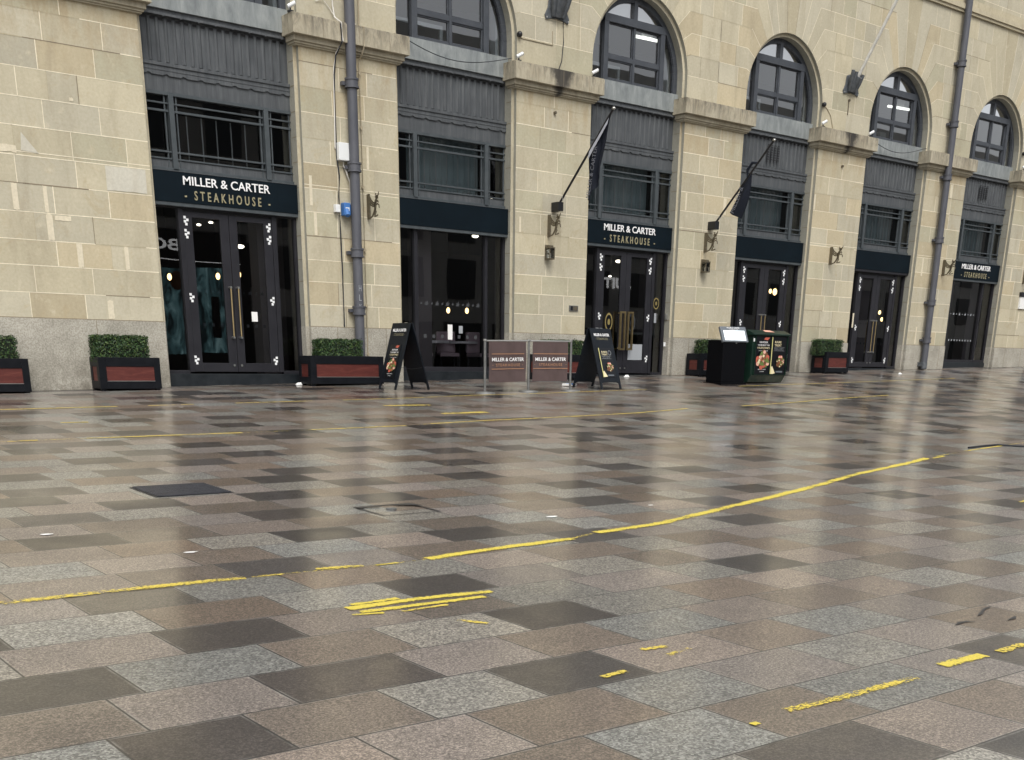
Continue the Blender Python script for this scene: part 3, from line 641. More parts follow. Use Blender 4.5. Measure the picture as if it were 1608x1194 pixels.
# ---------------------------------------------------------------- bay parts
def arch_ring(mb, cx, r0, r1, y0, y1, a0=0., a1=math.pi, N=28):
    for k in range(N):
        t0 = a0+(a1-a0)*k/N; t1 = a0+(a1-a0)*(k+1)/N
        P = [(cx+r*math.cos(t), SPR+r*math.sin(t)) for t, r in ((t0, r0), (t1, r0), (t1, r1), (t0, r1))]
        mb.prism(P, lambda q: (q[0], y0, q[1]), lambda q: (q[0], y1, q[1]))
def upper_window(b):
    o = MB().use('arch_frame'); c = b+CX
    arch_ring(o, c, RI-.11, RI+.01, YF, YF+.10)
    for sgn in (-1, 1): o.box(*sorted((c+sgn*(RI-.11), c+sgn*(RI+.005))), YF, YF+.10, 7.14, SPR)
    for sgn in (-1, 1):
        x0, x1 = sorted((c+sgn*.93, c+sgn*.80)); zt = SPR+math.sqrt((RI-.11)**2-.93**2)
        o.box(x0, x1, YF-.02, YF+.11, 7.13, zt+.02)
    o.box(c-.93, c+.93, YF-.025, YF+.115, 8.24, 8.39)          # main transom
    o.box(c-.81, c+.81, YF+.012, YF+.10, 7.55, 7.64)           # lower transom
    o.box(c-.03, c+.03, YF+.005, YF+.10, 7.14, 8.24); o.box(c-.055, c+.055, YF-.01, YF+.10, 8.39, 8.815)
    o.box(c-.80, c+.80, YF+.015, YF+.10, 7.13, 7.18)
    for x0, x1, z0, z1 in ((c-.80, c-.03, 7.18, 7.55), (c+.03, c+.80, 7.18, 7.55), (c-.80, c-.03, 7.64, 8.24), (c+.03, c+.80, 7.64, 8.24)):
        for a in ((x0, x0+.025, z0, z1), (x1-.025, x1, z0, z1), (x0+.025, x1-.025, z0, z0+.025), (x0+.025, x1-.025, z1-.025, z1)):
            o.box(a[0], a[1], YF+.03, YF+.08, a[2], a[3])
    w_ = o.build('arched_window', bld, bevel=.006)
    g = MB().use('upper_glass'); n = 24
    pts = [(c-RI+.05, 7.15), (c+RI-.05, 7.15)]+[(c+(RI-.06)*math.cos(math.pi*k/n), SPR+(RI-.06)*math.sin(math.pi*k/n)) for k in range(n+1)]
    low = [(c-RI+.05, 7.15), (c+RI-.05, 7.15)]+[(c+(RI-.06)*math.cos(t_), SPR+(RI-.06)*math.sin(t_)) for t_ in [math.asin((8.31-SPR)/(RI-.06))*k/8 for k in range(9)]]
    low += [(2*c-p[0], p[1]) for p in reversed(low[2:])]
    g.face([(p[0], YF+.06, p[1]) for p in low]); g.build('glass_pane', w_, recalc=False)
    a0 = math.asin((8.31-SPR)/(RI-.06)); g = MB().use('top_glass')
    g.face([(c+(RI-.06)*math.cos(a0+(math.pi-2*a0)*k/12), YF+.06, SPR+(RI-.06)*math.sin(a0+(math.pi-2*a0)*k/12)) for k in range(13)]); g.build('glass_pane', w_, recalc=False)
    return w_
def spandrel(b, vent=False):
    o = MB().use('sill_metal'); x0, x1 = b+OX0, b+OX1
    o.box(x0, x1, YF-.05, YF+.3, 6.76, 7.13)
    o.use('grey_metal')
    o.box(x0, x1, YF-.01, YF+.2, 6.70, 6.76)
    # rounded roll with little pointed lugs
    o.box(x0, x1, YF-.04, YF+.18, 6.665, 6.70)
    k = 0; xx = x0+.16
    while xx < x1-.05:
        o.prism([(xx-.022, 6.666), (xx+.022, 6.666), (xx, 6.648)], lambda q: (q[0], YF-.045, q[1]), lambda q: (q[0], YF+.1, q[1])); xx += .312
    o.box(x0, x1, YF+.05, YF+.2, 5.98, 6.665)
    # flutes
    n = 18; pw = (x1-x0-.1)/n
    for k in range(n):
        xa = x0+.05+k*pw
        prof = [(xa-.004, YF+.05), (xa+.018, YF+.027), (xa+.044, YF+.027), (xa+.066, YF+.05)]
        o.prism(prof, lambda q: (q[0], q[1], 6.0), lambda q: (q[0], q[1], 6.64))
        o.use('black_plastic').box(xa+.068, xa+pw-.006, YF+.042, YF+.0485, 6.605, 6.64); o.use('grey_metal')  # black strips stand in for the shade in the notches between flutes
    o.box(x0, x1, YF-.02, YF+.2, 5.93, 5.98); o.box(x0, x1, YF+.0, YF+.2, 5.885, 5.93); o.box(x0, x1, YF-.012, YF+.2, 5.86, 5.885)
    # scalloped apron
    zb = 5.79; pts = [(x0, 5.86), (x0, zb)]; xx = x0+.1
    while xx < x1-.1:
        pts += [(xx, zb), (xx+.03, zb+.02), (xx+.07, zb+.02), (xx+.10, zb)]; xx += .312
    pts += [(x1, zb), (x1, 5.86)]
    o.prism(pts, lambda q: (q[0], YF-.005, q[1]), lambda q: (q[0], YF+.05, q[1]))
    o.box(x0, x1, YF+.02, YF+.2, 5.555, 5.86)
    s = o.build('spandrel_panel', bld, bevel=.004)
    if vent:
        v_ = MB().use('black_plastic')
        for k in range(4): v_.box(b+1.18+k*.13, b+1.25+k*.13, YF-.012, YF-.002, 6.12, 6.5)
        v_.use('grey_metal')
        for k in range(4):
            for z in range(7): v_.box(b+1.18+k*.13, b+1.25+k*.13, YF-.018, YF-.012, 6.13+z*.054, 6.145+z*.054)
        v_.build('vent_grille', s)
def mid_window(b, rods=True):
    o = MB().use('grille_metal'); x0, x1 = b+OX0, b+OX1
    o.box(x0, x1, YF, YF+.12, 5.50, 5.552); o.box(x0, x1, YF, YF+.12, 4.34, 4.40)
    o.use('grey_metal'); o.box(x0, x1, YF+.04, YF+.12, 4.40, 4.52); o.use('grille_metal')
    mL, mR = b+.53, b+2.31
    for m_ in (mL, mR): o.box(m_-.045, m_+.045, YF-.02, YF+.11, 4.38, 5.52)
    for e0, e1 in ((x0, mL-.045), (mL+.045, mR-.045), (mR+.045, x1)):
        o.box(e0, e1, YF+.02, YF+.07, 5.25, 5.285); o.box(e0, e1, YF+.02, YF+.07, 5.37, 5.395)
        o.box(e0, e1, YF+.02, YF+.07, 4.63, 4.66); o.box(e0, e1, YF+.02, YF+.07, 4.525, 4.55)
    for xv in (mL-.10, mL+.11, mR-.10, mR+.11, x0+.03, x1-.03): o.box(xv-.012, xv+.012, YF+.03, YF+.065, 4.40, 5.50)
    w_ = o.build('grille_window', bld, bevel=.003)
    g = MB().use('mid_glass'); g.face([(x0, YF+.1, 4.4), (x1, YF+.1, 4.4), (x1, YF+.1, 5.5), (x0, YF+.1, 5.5)]); g.build('glass_pane', w_, recalc=False)
    r_ = MB().use('curtain_rod')
    for k in range(5): r_.cyl((b+.86+k*.275, YF+.16, 4.4), (b+.86+k*.275, YF+.16, 5.25), .012, n=6)
    r_.build('window_rods', w_)
def sidelight_glass(par, x0, x1, z0, z1):
    g = MB().use('shop_glass'); g.face([(x0, YF+.06, z0), (x1, YF+.06, z0), (x1, YF+.06, z1), (x0, YF+.06, z1)]); g.build('glass_pane', par, recalc=False)
def decal(par, x, z, flip, y=YF-.003):
    d = MB().use('decal_white'); s_ = .042
    cells = [(0, 1.5), (0, .0), (0, -1.5)] if False else [(-.5*flip, 1.0), (.5*flip, .0), (-.5*flip, -1.05), (.5*flip, -.0)]
    cells = [(-.45*flip, 1.05), (.55*flip, .35), (-.45*flip, .0-.0), (-.1*flip, -1.05)]
    for cx_, cz in ((-.5*flip, 1.15), (.5*flip, .28), (-.45*flip, -.25), (-.0*flip, -1.2)): d.box(x+cx_*s_*1.15-s_*.52, x+cx_*s_*1.15+s_*.52, y, y+.003, z+cz*s_*1.1-s_*.5, z+cz*s_*1.1+s_*.5)
    d.build('white_sticker', par)
def birds(par, x0, x1, z, n, mt='film_faint', s_=.045):
    for k in range(n):
        x = x0+(x1-x0)*(k+.5)/n
        q = s_*(1.0 if k % 2 else .55)
        MB().use(mt).face([(x+a*q, YF+.055, z+c*q) for a, c in ((-1, -.6), (-.5, .1), (-.9, .5), (-.2, .35), (.4, 1.1), (.3, .2), (1, .3), (.5, -.1), (.6, -.8), (.1, -.5))]).build('window_transfer', par, recalc=False)
def squares(par, xs, z, s_=.055, mt='film_faint'):
    for x in xs: MB().use(mt).face([(x-s_/2, YF+.055, z-s_/2), (x+s_/2, YF+.055, z-s_/2), (x+s_/2, YF+.055, z+s_/2), (x-s_/2, YF+.055, z+s_/2)]).build('window_transfer', par, recalc=False)
def door_bay(b, zb, zg, handles='bars', extra=None):
    """zb bottom of leaves, zg bottom of glass"""
    f = MB().use('door_frame'); x0, x1 = b+OX0, b+OX1
    f.box(x0, x1, YF, YF+.1, 3.77, 3.84)
    f.box(b+.50, b+.59, YF-.01, YF+.12, zb, 3.77); f.box(b+2.31, b+2.40, YF-.01, YF+.12, zb, 3.77)
    f.box(x0, x0+.045, YF, YF+.1, zb-.03, 3.77); f.box(x1-.05, x1, YF, YF+.1, zb-.03, 3.77)
    f.box(x0+.045, b+.50, YF, YF+.1, zb-.03, zb+.03); f.box(b+2.40, x1-.05, YF, YF+.1, zb-.03, zb+.03)
    f.use('black_plastic'); f.box(b+.59, b+2.31, YF+.02, YF+.10, 3.735, 3.77)
    d = f.build('shopfront_frame', bld, bevel=.004)
    sidelight_glass(d, x0+.045, b+.50, zb+.03, 3.77); sidelight_glass(d, b+2.40, x1-.05, zb+.03, 3.77)
    for lx, rx, fl in ((b+.595, b+1.445, 1), (b+1.455, b+2.305, -1)):
        l = MB().use('door_frame'); sL, sR = (.155, .165)
        l.box(lx, lx+sL, YF+.0, YF+.05, zb+.005, 3.73); l.box(rx-sR, rx, YF+.0, YF+.05, zb+.005, 3.73)
        l.box(lx+sL, rx-sR, YF+.0, YF+.05, zb+.005, zg); l.box(lx+sL, rx-sR, YF+.0, YF+.05, 3.64, 3.73)
        lo = l.build('door', bld, bevel=.004)
        g = MB().use('shop_glass'); g.face([(lx+sL, YF+.03, zg), (rx-sR, YF+.03, zg), (rx-sR, YF+.03, 3.64), (lx+sL, YF+.03, 3.64)]); g.build('glass_pane', lo, recalc=False)
        hx = (rx-.07) if fl == 1 else (lx+.07)
        if handles:
            h = MB()
            if handles == 'bars':
                h.use('brass').cyl((hx, YF-.07, 1.66), (hx, YF-.07, 2.52), .014)
                h.use('steel')
                for zz in (1.66, 2.52): h.cyl((hx, YF, zz), (hx, YF-.085, zz), .020)
            elif handles == 'loops':
                hx2 = rx-.02 if fl == 1 else lx+.02; s2 = -1 if fl == 1 else 1
                h.use('brass'); x2 = hx2+s2*.17
                for xa in (hx2+s2*.03, x2): h.box(xa-.018, xa+.018, YF-.10, YF-.06, 1.58, 2.44)
                for zz in (1.58, 2.40): h.box(min(hx2+s2*.048, x2-s2*.018), max(hx2+s2*.048, x2-s2*.018), YF-.10, YF-.06, zz, zz+.04)
                h.cyl((x2, YF-.06, 1.62), (x2, YF, 1.62), .012); h.cyl((x2, YF-.06, 2.40), (x2, YF, 2.40), .012)
            h.build('handle', lo)
        k = MB().use('steel'); k.cyl((hx, YF, zb+.12), (hx, YF-.012, zb+.12), .02); k.build('lock', lo)
        dx = lx+.045 if fl == 1 else rx-.07
        for z in (3.58, 3.37, 2.32, zg+.05): decal(lo, dx+.0, z, fl)
        if b < 1 or b > 14: squares(lo, [lx+sL+.12+.17*q for q in range(3)], 1.87 if b < 1 else 1.9); birds(lo, lx+sL+.02, rx-sR-.02, 2.44, 4)
    st = MB().use('black_stone'); st.box(x0, x1, YF-.03, YF+.4, -.1, zb-.03)
    if b > 11 and b < 26: pass
    st.build('threshold', bld, bevel=.004)
    return d
def window_bay(b, zg, zf, main=(.55, 2.28), zs=None):
    f = MB().use('door_frame'); x0, x1 = b+OX0, b+OX1; a, c = b+main[0], b+main[1]
    f.box(x0, x1, YF, YF+.1, 3.80, 3.85)
    f.box(a-.08, a, YF-.01, YF+.12, zf, 3.80); f.box(c, c+.06, YF-.01, YF+.12, zf, 3.80)
    f.box(x0, x0+.045, YF, YF+.1, zf, 3.80); f.box(x1-.05, x1, YF, YF+.1, zf, 3.80)
    for e0, e1 in ((x0+.045, a-.08), (a, c), (c+.06, x1-.05)): f.box(e0, e1, YF, YF+.1, zf, zg)
    d = f.build('shop_window', bld, bevel=.004)
    for e0, e1 in ((x0+.045, a-.08), (a, c), (c+.06, x1-.05)): sidelight_glass(d, e0, e1, zg, 3.80)
    st = MB().use('black_stone'); st.box(x0, x1, YF-.03, YF+.4, -.1, zf); st.build('stall_riser', bld, bevel=.004)
    return d
for i in BAYS:
    b = i*5; upper_window(b); spandrel(b, i in (3, 5)); mid_window(b)
dA = door_bay(0, 1.05, 1.21)
dB = window_bay(5, 1.17, 1.08)
dC = door_bay(10, 1.05, 1.34, 'loops')
dD = door_bay(15, 1.12, 1.30)
dE = door_bay(20, 1.25, 1.39)
dF = window_bay(25, 1.50, 1.42, (.42, 2.12))
dG = window_bay(30, 1.55, 1.45)
birds(dB, 5.6, 7.2, 2.42, 12, s_=.06); squares(dB, [5.75+.22*q for q in range(7)], 1.78, .07)
birds(dF, 25.5, 27.0, 2.85, 9, 'film_white', .05); squares(dF, [25.5+.16*q for q in range(10)], 2.08, .05, 'film_white')
p = MB().use('white_paper'); p.face([(6.33, YF+.05, 1.72), (6.45, YF+.05, 1.72), (6.45, YF+.05, 2.02), (6.33, YF+.05, 2.02)]); p.use('film_white'); p.face([(6.62, YF+.05, 1.85), (6.72, YF+.05, 1.85), (6.72, YF+.05, 2.0), (6.62, YF+.05, 2.0)]); p.build('window_notice', dB, recalc=False)
p = MB().use('white_paper'); p.face([(1.80, YF+.02, 1.95), (1.92, YF+.02, 1.95), (1.92, YF+.02, 2.12), (1.80, YF+.02, 2.12)]); p.build('window_notice', dA, recalc=False)
# door C: round gold transfers, lower white film
def roundel(cx_, cz, rx, rz, mt, y):
    p = MB()
    for m_, k_, dy in ((mt, 1, 0), ('poster_black', .78, -.001), (mt, .34, -.002)):
        p.use(m_); p.face([(cx_+rx*k_*math.cos(a*math.pi/12), y+dy, cz+rz*k_*math.sin(a*math.pi/12)) for a in range(24)])
    p.build('round_transfer', dC, recalc=False)
roundel(10.97, 2.20, .12, .20, 'circle_gold', YF+.024); roundel(11.72, 2.20, .12, .20, 'film_faint', YF+.024); roundel(12.55, 2.66, .10, .13, 'circle_gold', YF+.05)
MB().use('film_white').face([(11.64, YF+.028, 1.36), (12.12, YF+.028, 1.36), (12.12, YF+.028, 1.72), (11.64, YF+.028, 1.72)]).build('white_film', dC, recalc=False)
MB().use('film_white').face([(12.5, YF+.05, 2.22), (12.58, YF+.05, 2.22), (12.58, YF+.05, 2.44), (12.5, YF+.05, 2.44)]).build('window_notice', dC, recalc=False)
pic = MB().use('circle_gold'); pic.box(26.0, 26.75, 1.35, 1.4, 2.9, 3.75); pic.use('room_dark'); pic.box(26.08, 26.67, 1.33, 1.35, 2.98, 3.67); pic.use('film_white')
for k in range(14): xx = 26.15+rw.random()*.4; zz = 3.05+rw.random()*.5; pic.box(xx, xx+.06, 1.325, 1.33, zz, zz+.04)
tag(pic.build('framed_picture'), 'gold framed dark picture hanging inside the last signed shop window', 'picture')
# dining tables and chairs inside the big window
def chair_in(x, y, z0, rz, lab):
    t = thing('dining_chair', lab, 'chair', (x, y, z0), rz, 'dining chairs behind the big shop window')
    s = MB().use('chair_cloth').box(-.22, .22, -.22, .22, .42, .5); s.build('seat', t, bevel=.02)
    s = MB().use('chair_cloth').box(-.22, .22, .18, .25, .5, .95); s.build('backrest', t, bevel=.03)
    for a in (-.19, .19):
        for b_ in (-.19, .19): MB().use('room_dark').cyl((a, b_, 0), (a, b_, .42), .02, n=8).build('leg', t)
chair_in(6.2, 1.2, .96, .3, 'dining chair nearest the white paper notice behind the big window')
chair_in(7.0, 1.25, .96, -.4, 'dining chair right of the clothed table behind the big window')
chair_in(7.75, 1.05, .96, .2, 'dining chair at the right end behind the big window')
chair_in(5.75, 1.5, .96, 1.2, 'dining chair behind the left pane of the big window')
t = thing('dining_table', 'small dining table under pale cloth just inside the big shop window', 'table', (6.6, 1.35, .96))
MB().use('table_cloth').cyl((0, 0, .70), (0, 0, .75), .42, n=24).build('tabletop', t); MB().use('room_dark').cyl((0, 0, 0), (0, 0, .70), .04).build('leg', t)
t = thing('dining_table', 'second clothed dining table further right inside the big shop window', 'table', (7.5, 1.5, .96))
MB().use('table_cloth').cyl((0, 0, .70), (0, 0, .75), .42, n=24).build('tabletop', t); MB().use('room_dark').cyl((0, 0, 0), (0, 0, .70), .04).build('leg', t)
# lamps inside
def pendant(x, z, lab, kind='warm', y=2.0, r=.035):
    t = thing('pendant_lamp' if kind == 'warm' else 'spotlight', lab, 'lamp', (x, y, z), 0, 'lit lamps inside the restaurant')
    if kind == 'warm':
        MB().use('warm_bulb').sphere((0, 0, 0), r, sc_=(1, 1, 1.5)).build('bulb', t, smooth=True); MB().use('black_plastic').cyl((0, 0, r*1.5), (0, 0, 4.28-z), .006, n=6).build('cord', t)
    else:
        MB().use('spot_bulb').sphere((0, 0, 0), r, sc_=(1.4, 1, .6)).build('bulb', t, smooth=True); MB().use('black_plastic').cyl((0, 0, r*.6), (0, 0, 4.28-z), .02, n=8).build('stem', t)
for x, z, k, lab in [(1.66, 3.72, 's', 'ceiling spot seen upper left in the left leaf of the first door'), (1.91, 3.78, 's', 'ceiling spot just right of another in the first door left leaf'), (2.5, 3.39, 'S', 'brightest spot glowing in the right leaf of the first door'), (2.91, 3.37, 's', 'small spot at the right edge of the first door right leaf'),
   (.98, 2.76, 'w', 'warm bulb in the left sidelight of the first door'), (1.98, 2.82, 'w', 'warm bulb near the centre stile of the first door left leaf'), (2.43, 2.87, 'w', 'warm bulb by the handle top in the first door right leaf'),
   (6.77, 3.89, 's', 'small spot at top left of the big shop window'), (8.33, 3.98, 'S', 'bright spot at top right of the big shop window'), (7.0, 2.37, 'w', 'left of three low bulbs inside the big shop window'), (7.56, 2.38, 'w', 'middle of three low bulbs inside the big shop window'), (8.09, 2.39, 'w', 'right of three low bulbs inside the big shop window'),
   (12.85, 3.71, 'S', 'bright spot high in the left leaf of the brass loop handle door'), (12.58, 3.35, 's', 'lower spot in the left leaf of the brass loop handle door'),
   (18.88, 3.27, 'w', 'left bulb of a close pair behind the green bin door'), (19.08, 3.26, 'W', 'right bulb of a close pair behind the green bin door'), (19.62, 3.19, 'w', 'single bulb in the right sidelight behind the green bin'),
   (24.30, 2.88, 'w', 'leftmost bulb of the cluster in the fifth doorway'), (24.60, 2.87, 'w', 'middle bulb of the cluster in the fifth doorway'), (24.46, 2.68, 'w', 'lowest bulb of the cluster in the fifth doorway'), (24.70, 3.0, 'w', 'topmost bulb of the cluster in the fifth doorway'), (25.27, 3.84, 'S', 'spot high in the right sidelight of the fifth doorway'), (25.3, 3.22, 'w', 'single bulb low in the right sidelight of the fifth doorway'),
   (6.37, 4.72, 's2', 'small spot low left in the grille window over the big shop window'), (8.4, 4.70, 's2', 'small spot low right in the grille window over the big shop window')]:
    if k == 's2':
        t = thing('spotlight', lab, 'lamp', (x, 1.5, z), 0, 'lit lamps inside the restaurant'); MB().use('spot_bulb').sphere((0, 0, 0), .04).build('bulb', t, smooth=True); MB().use('black_plastic').cyl((0, 0, .03), (0, 0, 6.55-z), .012, n=6).build('stem', t)
    else: pendant(x, z, lab, 'warm' if k in 'wW' else 'spot', r={'w': .042, 'W': .062, 's': .034, 'S': .06}[k])
for (xa, za, xb, zb, lab) in [(14.1, 9.0, 14.95, 9.02, 'fluorescent tube in the upper right panes of the third arched window'), (13.3, 9.55, 14.1, 9.6, 'fluorescent tube across the top lights of the third arched window'), (18.7, 9.2, 19.1, 9.2, 'short fluorescent tube at upper left of the fourth arched window'), (25.0, 8.85, 26.2, 8.9, 'fluorescent tube across the middle panes of the fifth arched window')]:
    t = thing('strip_light', lab, 'lamp', (xa, 3.0, za), 0, 'ceiling strip lights upstairs'); MB().use('tube_light').cyl((0, 0, 0), (xb-xa, 0, zb-za), .035, n=8).build('tube', t); MB().use('office_white').box((xb-xa)*.3, (xb-xa)*.7, .0, .05, .05, 10.15-za).build('hanger', t)
# ---------------------------------------------------------------- fascias
FL = {0: 'black shop fascia lettered in white and gold over the first door', 1: 'blank black fascia over the big shop window', 2: 'black lettered fascia over the door with brass loop handles',
      3: 'blank black fascia over the door behind the green bin', 4: 'blank black fascia over the fifth doorway left of the far downpipe', 5: 'black lettered fascia over the far window right of the downpipe', 6: 'blank black fascia at the far right end of the facade'}
for i in BAYS:
    b = i*5; t = thing('fascia_sign', FL[i], 'sign', (b+CX, .15, 3.85), 0, 'black fascia signs over the shop openings')
    p = MB().use('fascia_paint'); w_ = 1.395
    p.box(-w_, w_, 0, .12, 0, .48); p.use('grille_metal' if i != 4 else 'door_frame'); p.box(-w_, w_, .012, .11, -.06, 0); p.use('grey_metal'); p.box(-w_, w_, -.006, .12, .48, .49)
    p.build('panel', t, bevel=.004)
    if i in (0, 2, 5):
        l = MB().use('letter_white'); put_text(l, 'MILLER & CARTER', (.0, -.001, .355), 1.66, .14, .012, bold=.007)
        l.build('lettering', t, recalc=False)
        l = MB().use('letter_gold'); put_text(l, '- STEAKHOUSE -', (.0, -.001, .13), 1.64, .15, .012, spacing=1.7, bold=.012)
        l.build('lettering', t, recalc=False)
# ---------------------------------------------------------------- downpipes
def downpipe(x, lab, z0, z1, joints, graffiti=False, shoe=False):
    t = thing('downpipe', lab, 'drainpipe', (x, -.16, 0))
    MB().use('pipe_paint').cyl((0, 0, z0), (0, 0, z1), .095, n=20).build('pipe', t, smooth=True)
    for z in joints:
        c = MB().use('pipe_paint'); c.cyl((0, 0, z), (0, 0, z+.16), .118, n=20); c.cyl((0, 0, z+.0), (0, 0, z+.03), .13, n=20); c.cyl((0, 0, z+.13), (0, 0, z+.16), .13, n=20)
        c.box(-.16, .16, .06, .15, z+.05, z+.11); c.build('pipe_collar', t, smooth=True)
    if graffiti:
        g = MB().use('white_paper'); put_text(g, 'H L K', (0, 0, 0), .01, .01, .0)
        g = MB().use('film_white')
        for kx, ky, s in ((0, 2.6, 'H'), (0, 2.43, 'L'), (0, 2.26, 'K')): put_text(g, s, (-.02, -.094, ky), .055, .11, .003)
        g.build('scratched_letters', t, recalc=False)
    if shoe:
        s = MB().use('lead_grey'); s.cyl((0, 0, z0+.2), (-.02, -.03, z0), .10, .085, n=16); s.box(-.14, .14, -.02, .15, z0+.08, z0+.2); s.build('shoe', t, smooth=True)
    return t
downpipe(3.88, 'tall grey downpipe on the pier beside the first lettered door', gz(3.88, -.16), 15, (2.12, 3.15, 4.62, 6.0, 9.0, 12), True)
downpipe(23.70, 'tall grey downpipe near the right end with a ragged shoe at its foot', gz(23.7, -.16)+.02, 15, (1.95, 3.0, 4.7, 6.35, 7.7, 9.2, 12), False, True)
t = thing('conduit', 'thin stone coloured conduit right of the first downpipe', 'conduit', (4.13, -.03, 0))
MB().use('stone_paint').tube([(0, 0, 1.0), (0, 0, 6.5), (0, -.13, 6.6), (0, -.2, 6.7), (0, -.2, 7.0), (0, -.03, 7.05), (0, 0, 15)], .014).build('pipe', t)
for z in (1.4, 2.3, 3.3, 4.4, 5.4, 6.3): MB().use('stone_paint').cyl((0, 0, z), (0, -.02, z), .03).build('clip', t)
# services on the first pier
t = thing('cable', 'black and white cables running down the first pier', 'cable', (3.57, -.02, 0))
MB().use('cable_white').tube([(.04, 0, 10), (.045, 0, 7.3), (.05, -.05, 7.1), (.10, -.2, 7.0), (.12, -.2, 6.72), (.06, -.05, 6.55), (.02, 0, 6.3), (-.01, 0, 5.0)], .012).build('white_cable', t)
MB().use('cable_black').tube([(.08, -.2, 6.98), (.10, -.2, 6.7), (.05, -.04, 6.5), (.02, -.015, 6.2), (.01, -.015, 4.85), (.05, -.02, 4.55), (.02, -.02, 4.2), (.03, -.02, 3.6), (.04, -.02, 2.9), (.04, -.02, 1.9)], .013).build('black_cable', t)
MB().use('cable_white').tube([(-.3, 0, 7.3), (-.15, -.01, 7.35), (0, 0, 7.22), (.1, -.1, 7.02), (.4, -.2, 7.02)], .006).build('thin_wire', t)
t = thing('cable', 'white flex looping from the pale junction box down to the blue socket', 'cable', (3.78, -.05, 4.7))
MB().use('cable_white').tube([(-.07, 0, .1), (-.07, 0, .02), (-.03, -.01, -.07), (.02, 0, .0), (.02, 0, .1)], .011).build('loop', t); MB().use('cable_white').tube([(-.02, 0, -.05), (.0, 0, -.12), (.06, 0, -.25), (.06, 0, -.66)], .014).build('drop', t)
b_ = MB().use('white_plastic').box(-.14, .14, -.13, 0, -.15, .15); o = b_.build('junction_box', bevel=.012); o.location = (3.72, 0, 4.95); tag(o, 'pale grey junction box fixed left of the first downpipe', 'junction box')
t = thing('power_socket', 'blue industrial socket cluster with a yellow label on the first pier', 'socket', (3.72, -.02, 3.99))
MB().use('blue_plastic').box(-.08, .06, -.12, .01, -.12, .10).build('body', t, bevel=.01); MB().use('blue_plastic').cyl((-.02, -.10, -.02), (-.04, -.17, -.13), .045).build('inlet', t)
MB().use('white_plastic').box(-.24, -.14, -.08, .01, -.07, .06).build('left_box', t, bevel=.006); MB().use('black_plastic').box(.065, .17, -.09, .01, -.09, .08).build('right_box', t, bevel=.006)
MB().use('yellow_label').box(.08, .16, -.094, -.088, -.03, .04).build('label', t); MB().use('white_plastic').box(-.05, .03, -.125, -.119, -.04, .02).build('lid', t)
# ---------------------------------------------------------------- emblems: beast plates standing out from the wall
def emblem(x, z, lab):
    t = thing('wall_emblem', lab, 'emblem', (x, 0, z), 0, 'cut metal beast plates along the piers')
    MB().use('bronze').box(-.012, .012, -.09, 0, -.01, .43).build('mounting_plate', t)
    def st(pts): return [(0, -p[0], p[1]) for p in pts]
    b = MB().use('bronze')
    S = [([(.07, .41), (.13, .33), (.20, .275), (.27, .26)], .014), ([(.07, .35), (.13, .28), (.20, .24), (.27, .235)], .014), ([(.07, .29), (.13, .235), (.20, .205), (.27, .21)], .014),
         ([(.37, .345), (.33, .335), (.295, .29), (.28, .22), (.275, .16), (.235, .10), (.17, .03), (.08, .01)], [.018, .022, .028, .034, .033, .022, .016, .01]),
         ([(.29, .36), (.32, .37), (.355, .365), (.39, .385), (.415, .44)], [.012, .024, .022, .012, .005]), ([(.32, .37), (.30, .40), (.31, .42)], .009),
         ([(.29, .25), (.35, .285), (.375, .30), (.39, .265)], .011), ([(.30, .22), (.37, .24), (.41, .215), (.42, .17)], .011), ([(.27, .16), (.31, .11), (.26, .05), (.24, .03), (.31, .03), (.36, .045)], .012)]
    for pts, r in S:
        P = [Vector(q) for q in st(pts)]; rs = r if isinstance(r, list) else [r]*len(P)
        L = []; Rr = []
        for i, p in enumerate(P):
            d = (P[min(i+1, len(P)-1)]-P[max(i-1, 0)]).normalized(); n = Vector((0, -d.z, d.y)); L.append(p+n*rs[i]); Rr.append(p-n*rs[i])
        for i in range(len(P)-1):
            vs = [q+Vector((e, 0, 0)) for e in (-.006, .006) for q in (L[i], L[i+1], Rr[i+1], Rr[i])]
            b.poly(vs, [(0, 1, 2, 3), (4, 5, 6, 7), (0, 1, 5, 4), (2, 3, 7, 6), (1, 2, 6, 5), (0, 3, 7, 4)])
        for i in (0, len(P)-1): b.cyl(P[i]+Vector((-.0055, 0, 0)), P[i]+Vector((.0055, 0, 0)), rs[i], n=10)
    b.build('beast', t)
for x, lab in [(4.24, 'beast emblem beside the first downpipe'), (8.8, 'beast emblem under the left flagpole'), (13.8, 'beast emblem under the right flagpole'), (18.78, 'beast emblem alone on the pier right of the green bin'), (24.3, 'beast emblem right of the far downpipe'), (29.05, 'rightmost beast emblem at the picture edge')]:
    emblem(x, 3.86, lab)
# wall lanterns
def lantern(x, lab):
    t = thing('wall_lantern', lab, 'lamp', (x, 0, 3.40), 0, 'square wall lanterns below the flagpoles')
    MB().use('bronze').box(-.05, .05, -.03, 0, .0, .30).build('back_plate', t, bevel=.004)
    f = MB().use('bronze'); f.box(-.075, .075, -.19, -.04, 0, .02); f.box(-.08, .08, -.195, -.035, .22, .245); f.box(-.05, .05, -.165, -.065, .245, .28)
    for a in (-.068, .068):
        for c in (-.183, -.047): f.box(a-.007, a+.007, c-.007, c+.007, .02, .22)
    f.box(-.02, .02, -.05, -.02, .1, .14); f.build('cage', t)
    MB().use('white_paper').cyl((0, -.115, .02), (0, -.115, .13), .018).build('candle', t)
    g = MB().use('lantern_glass'); g.box(-.066, .066, -.181, -.049, .02, .22); g.build('glass_pane', t)
lantern(8.78, 'dark wall lantern under the left beast emblem and flagpole'); lantern(13.78, 'dark wall lantern under the right flagpole left of the green bin')
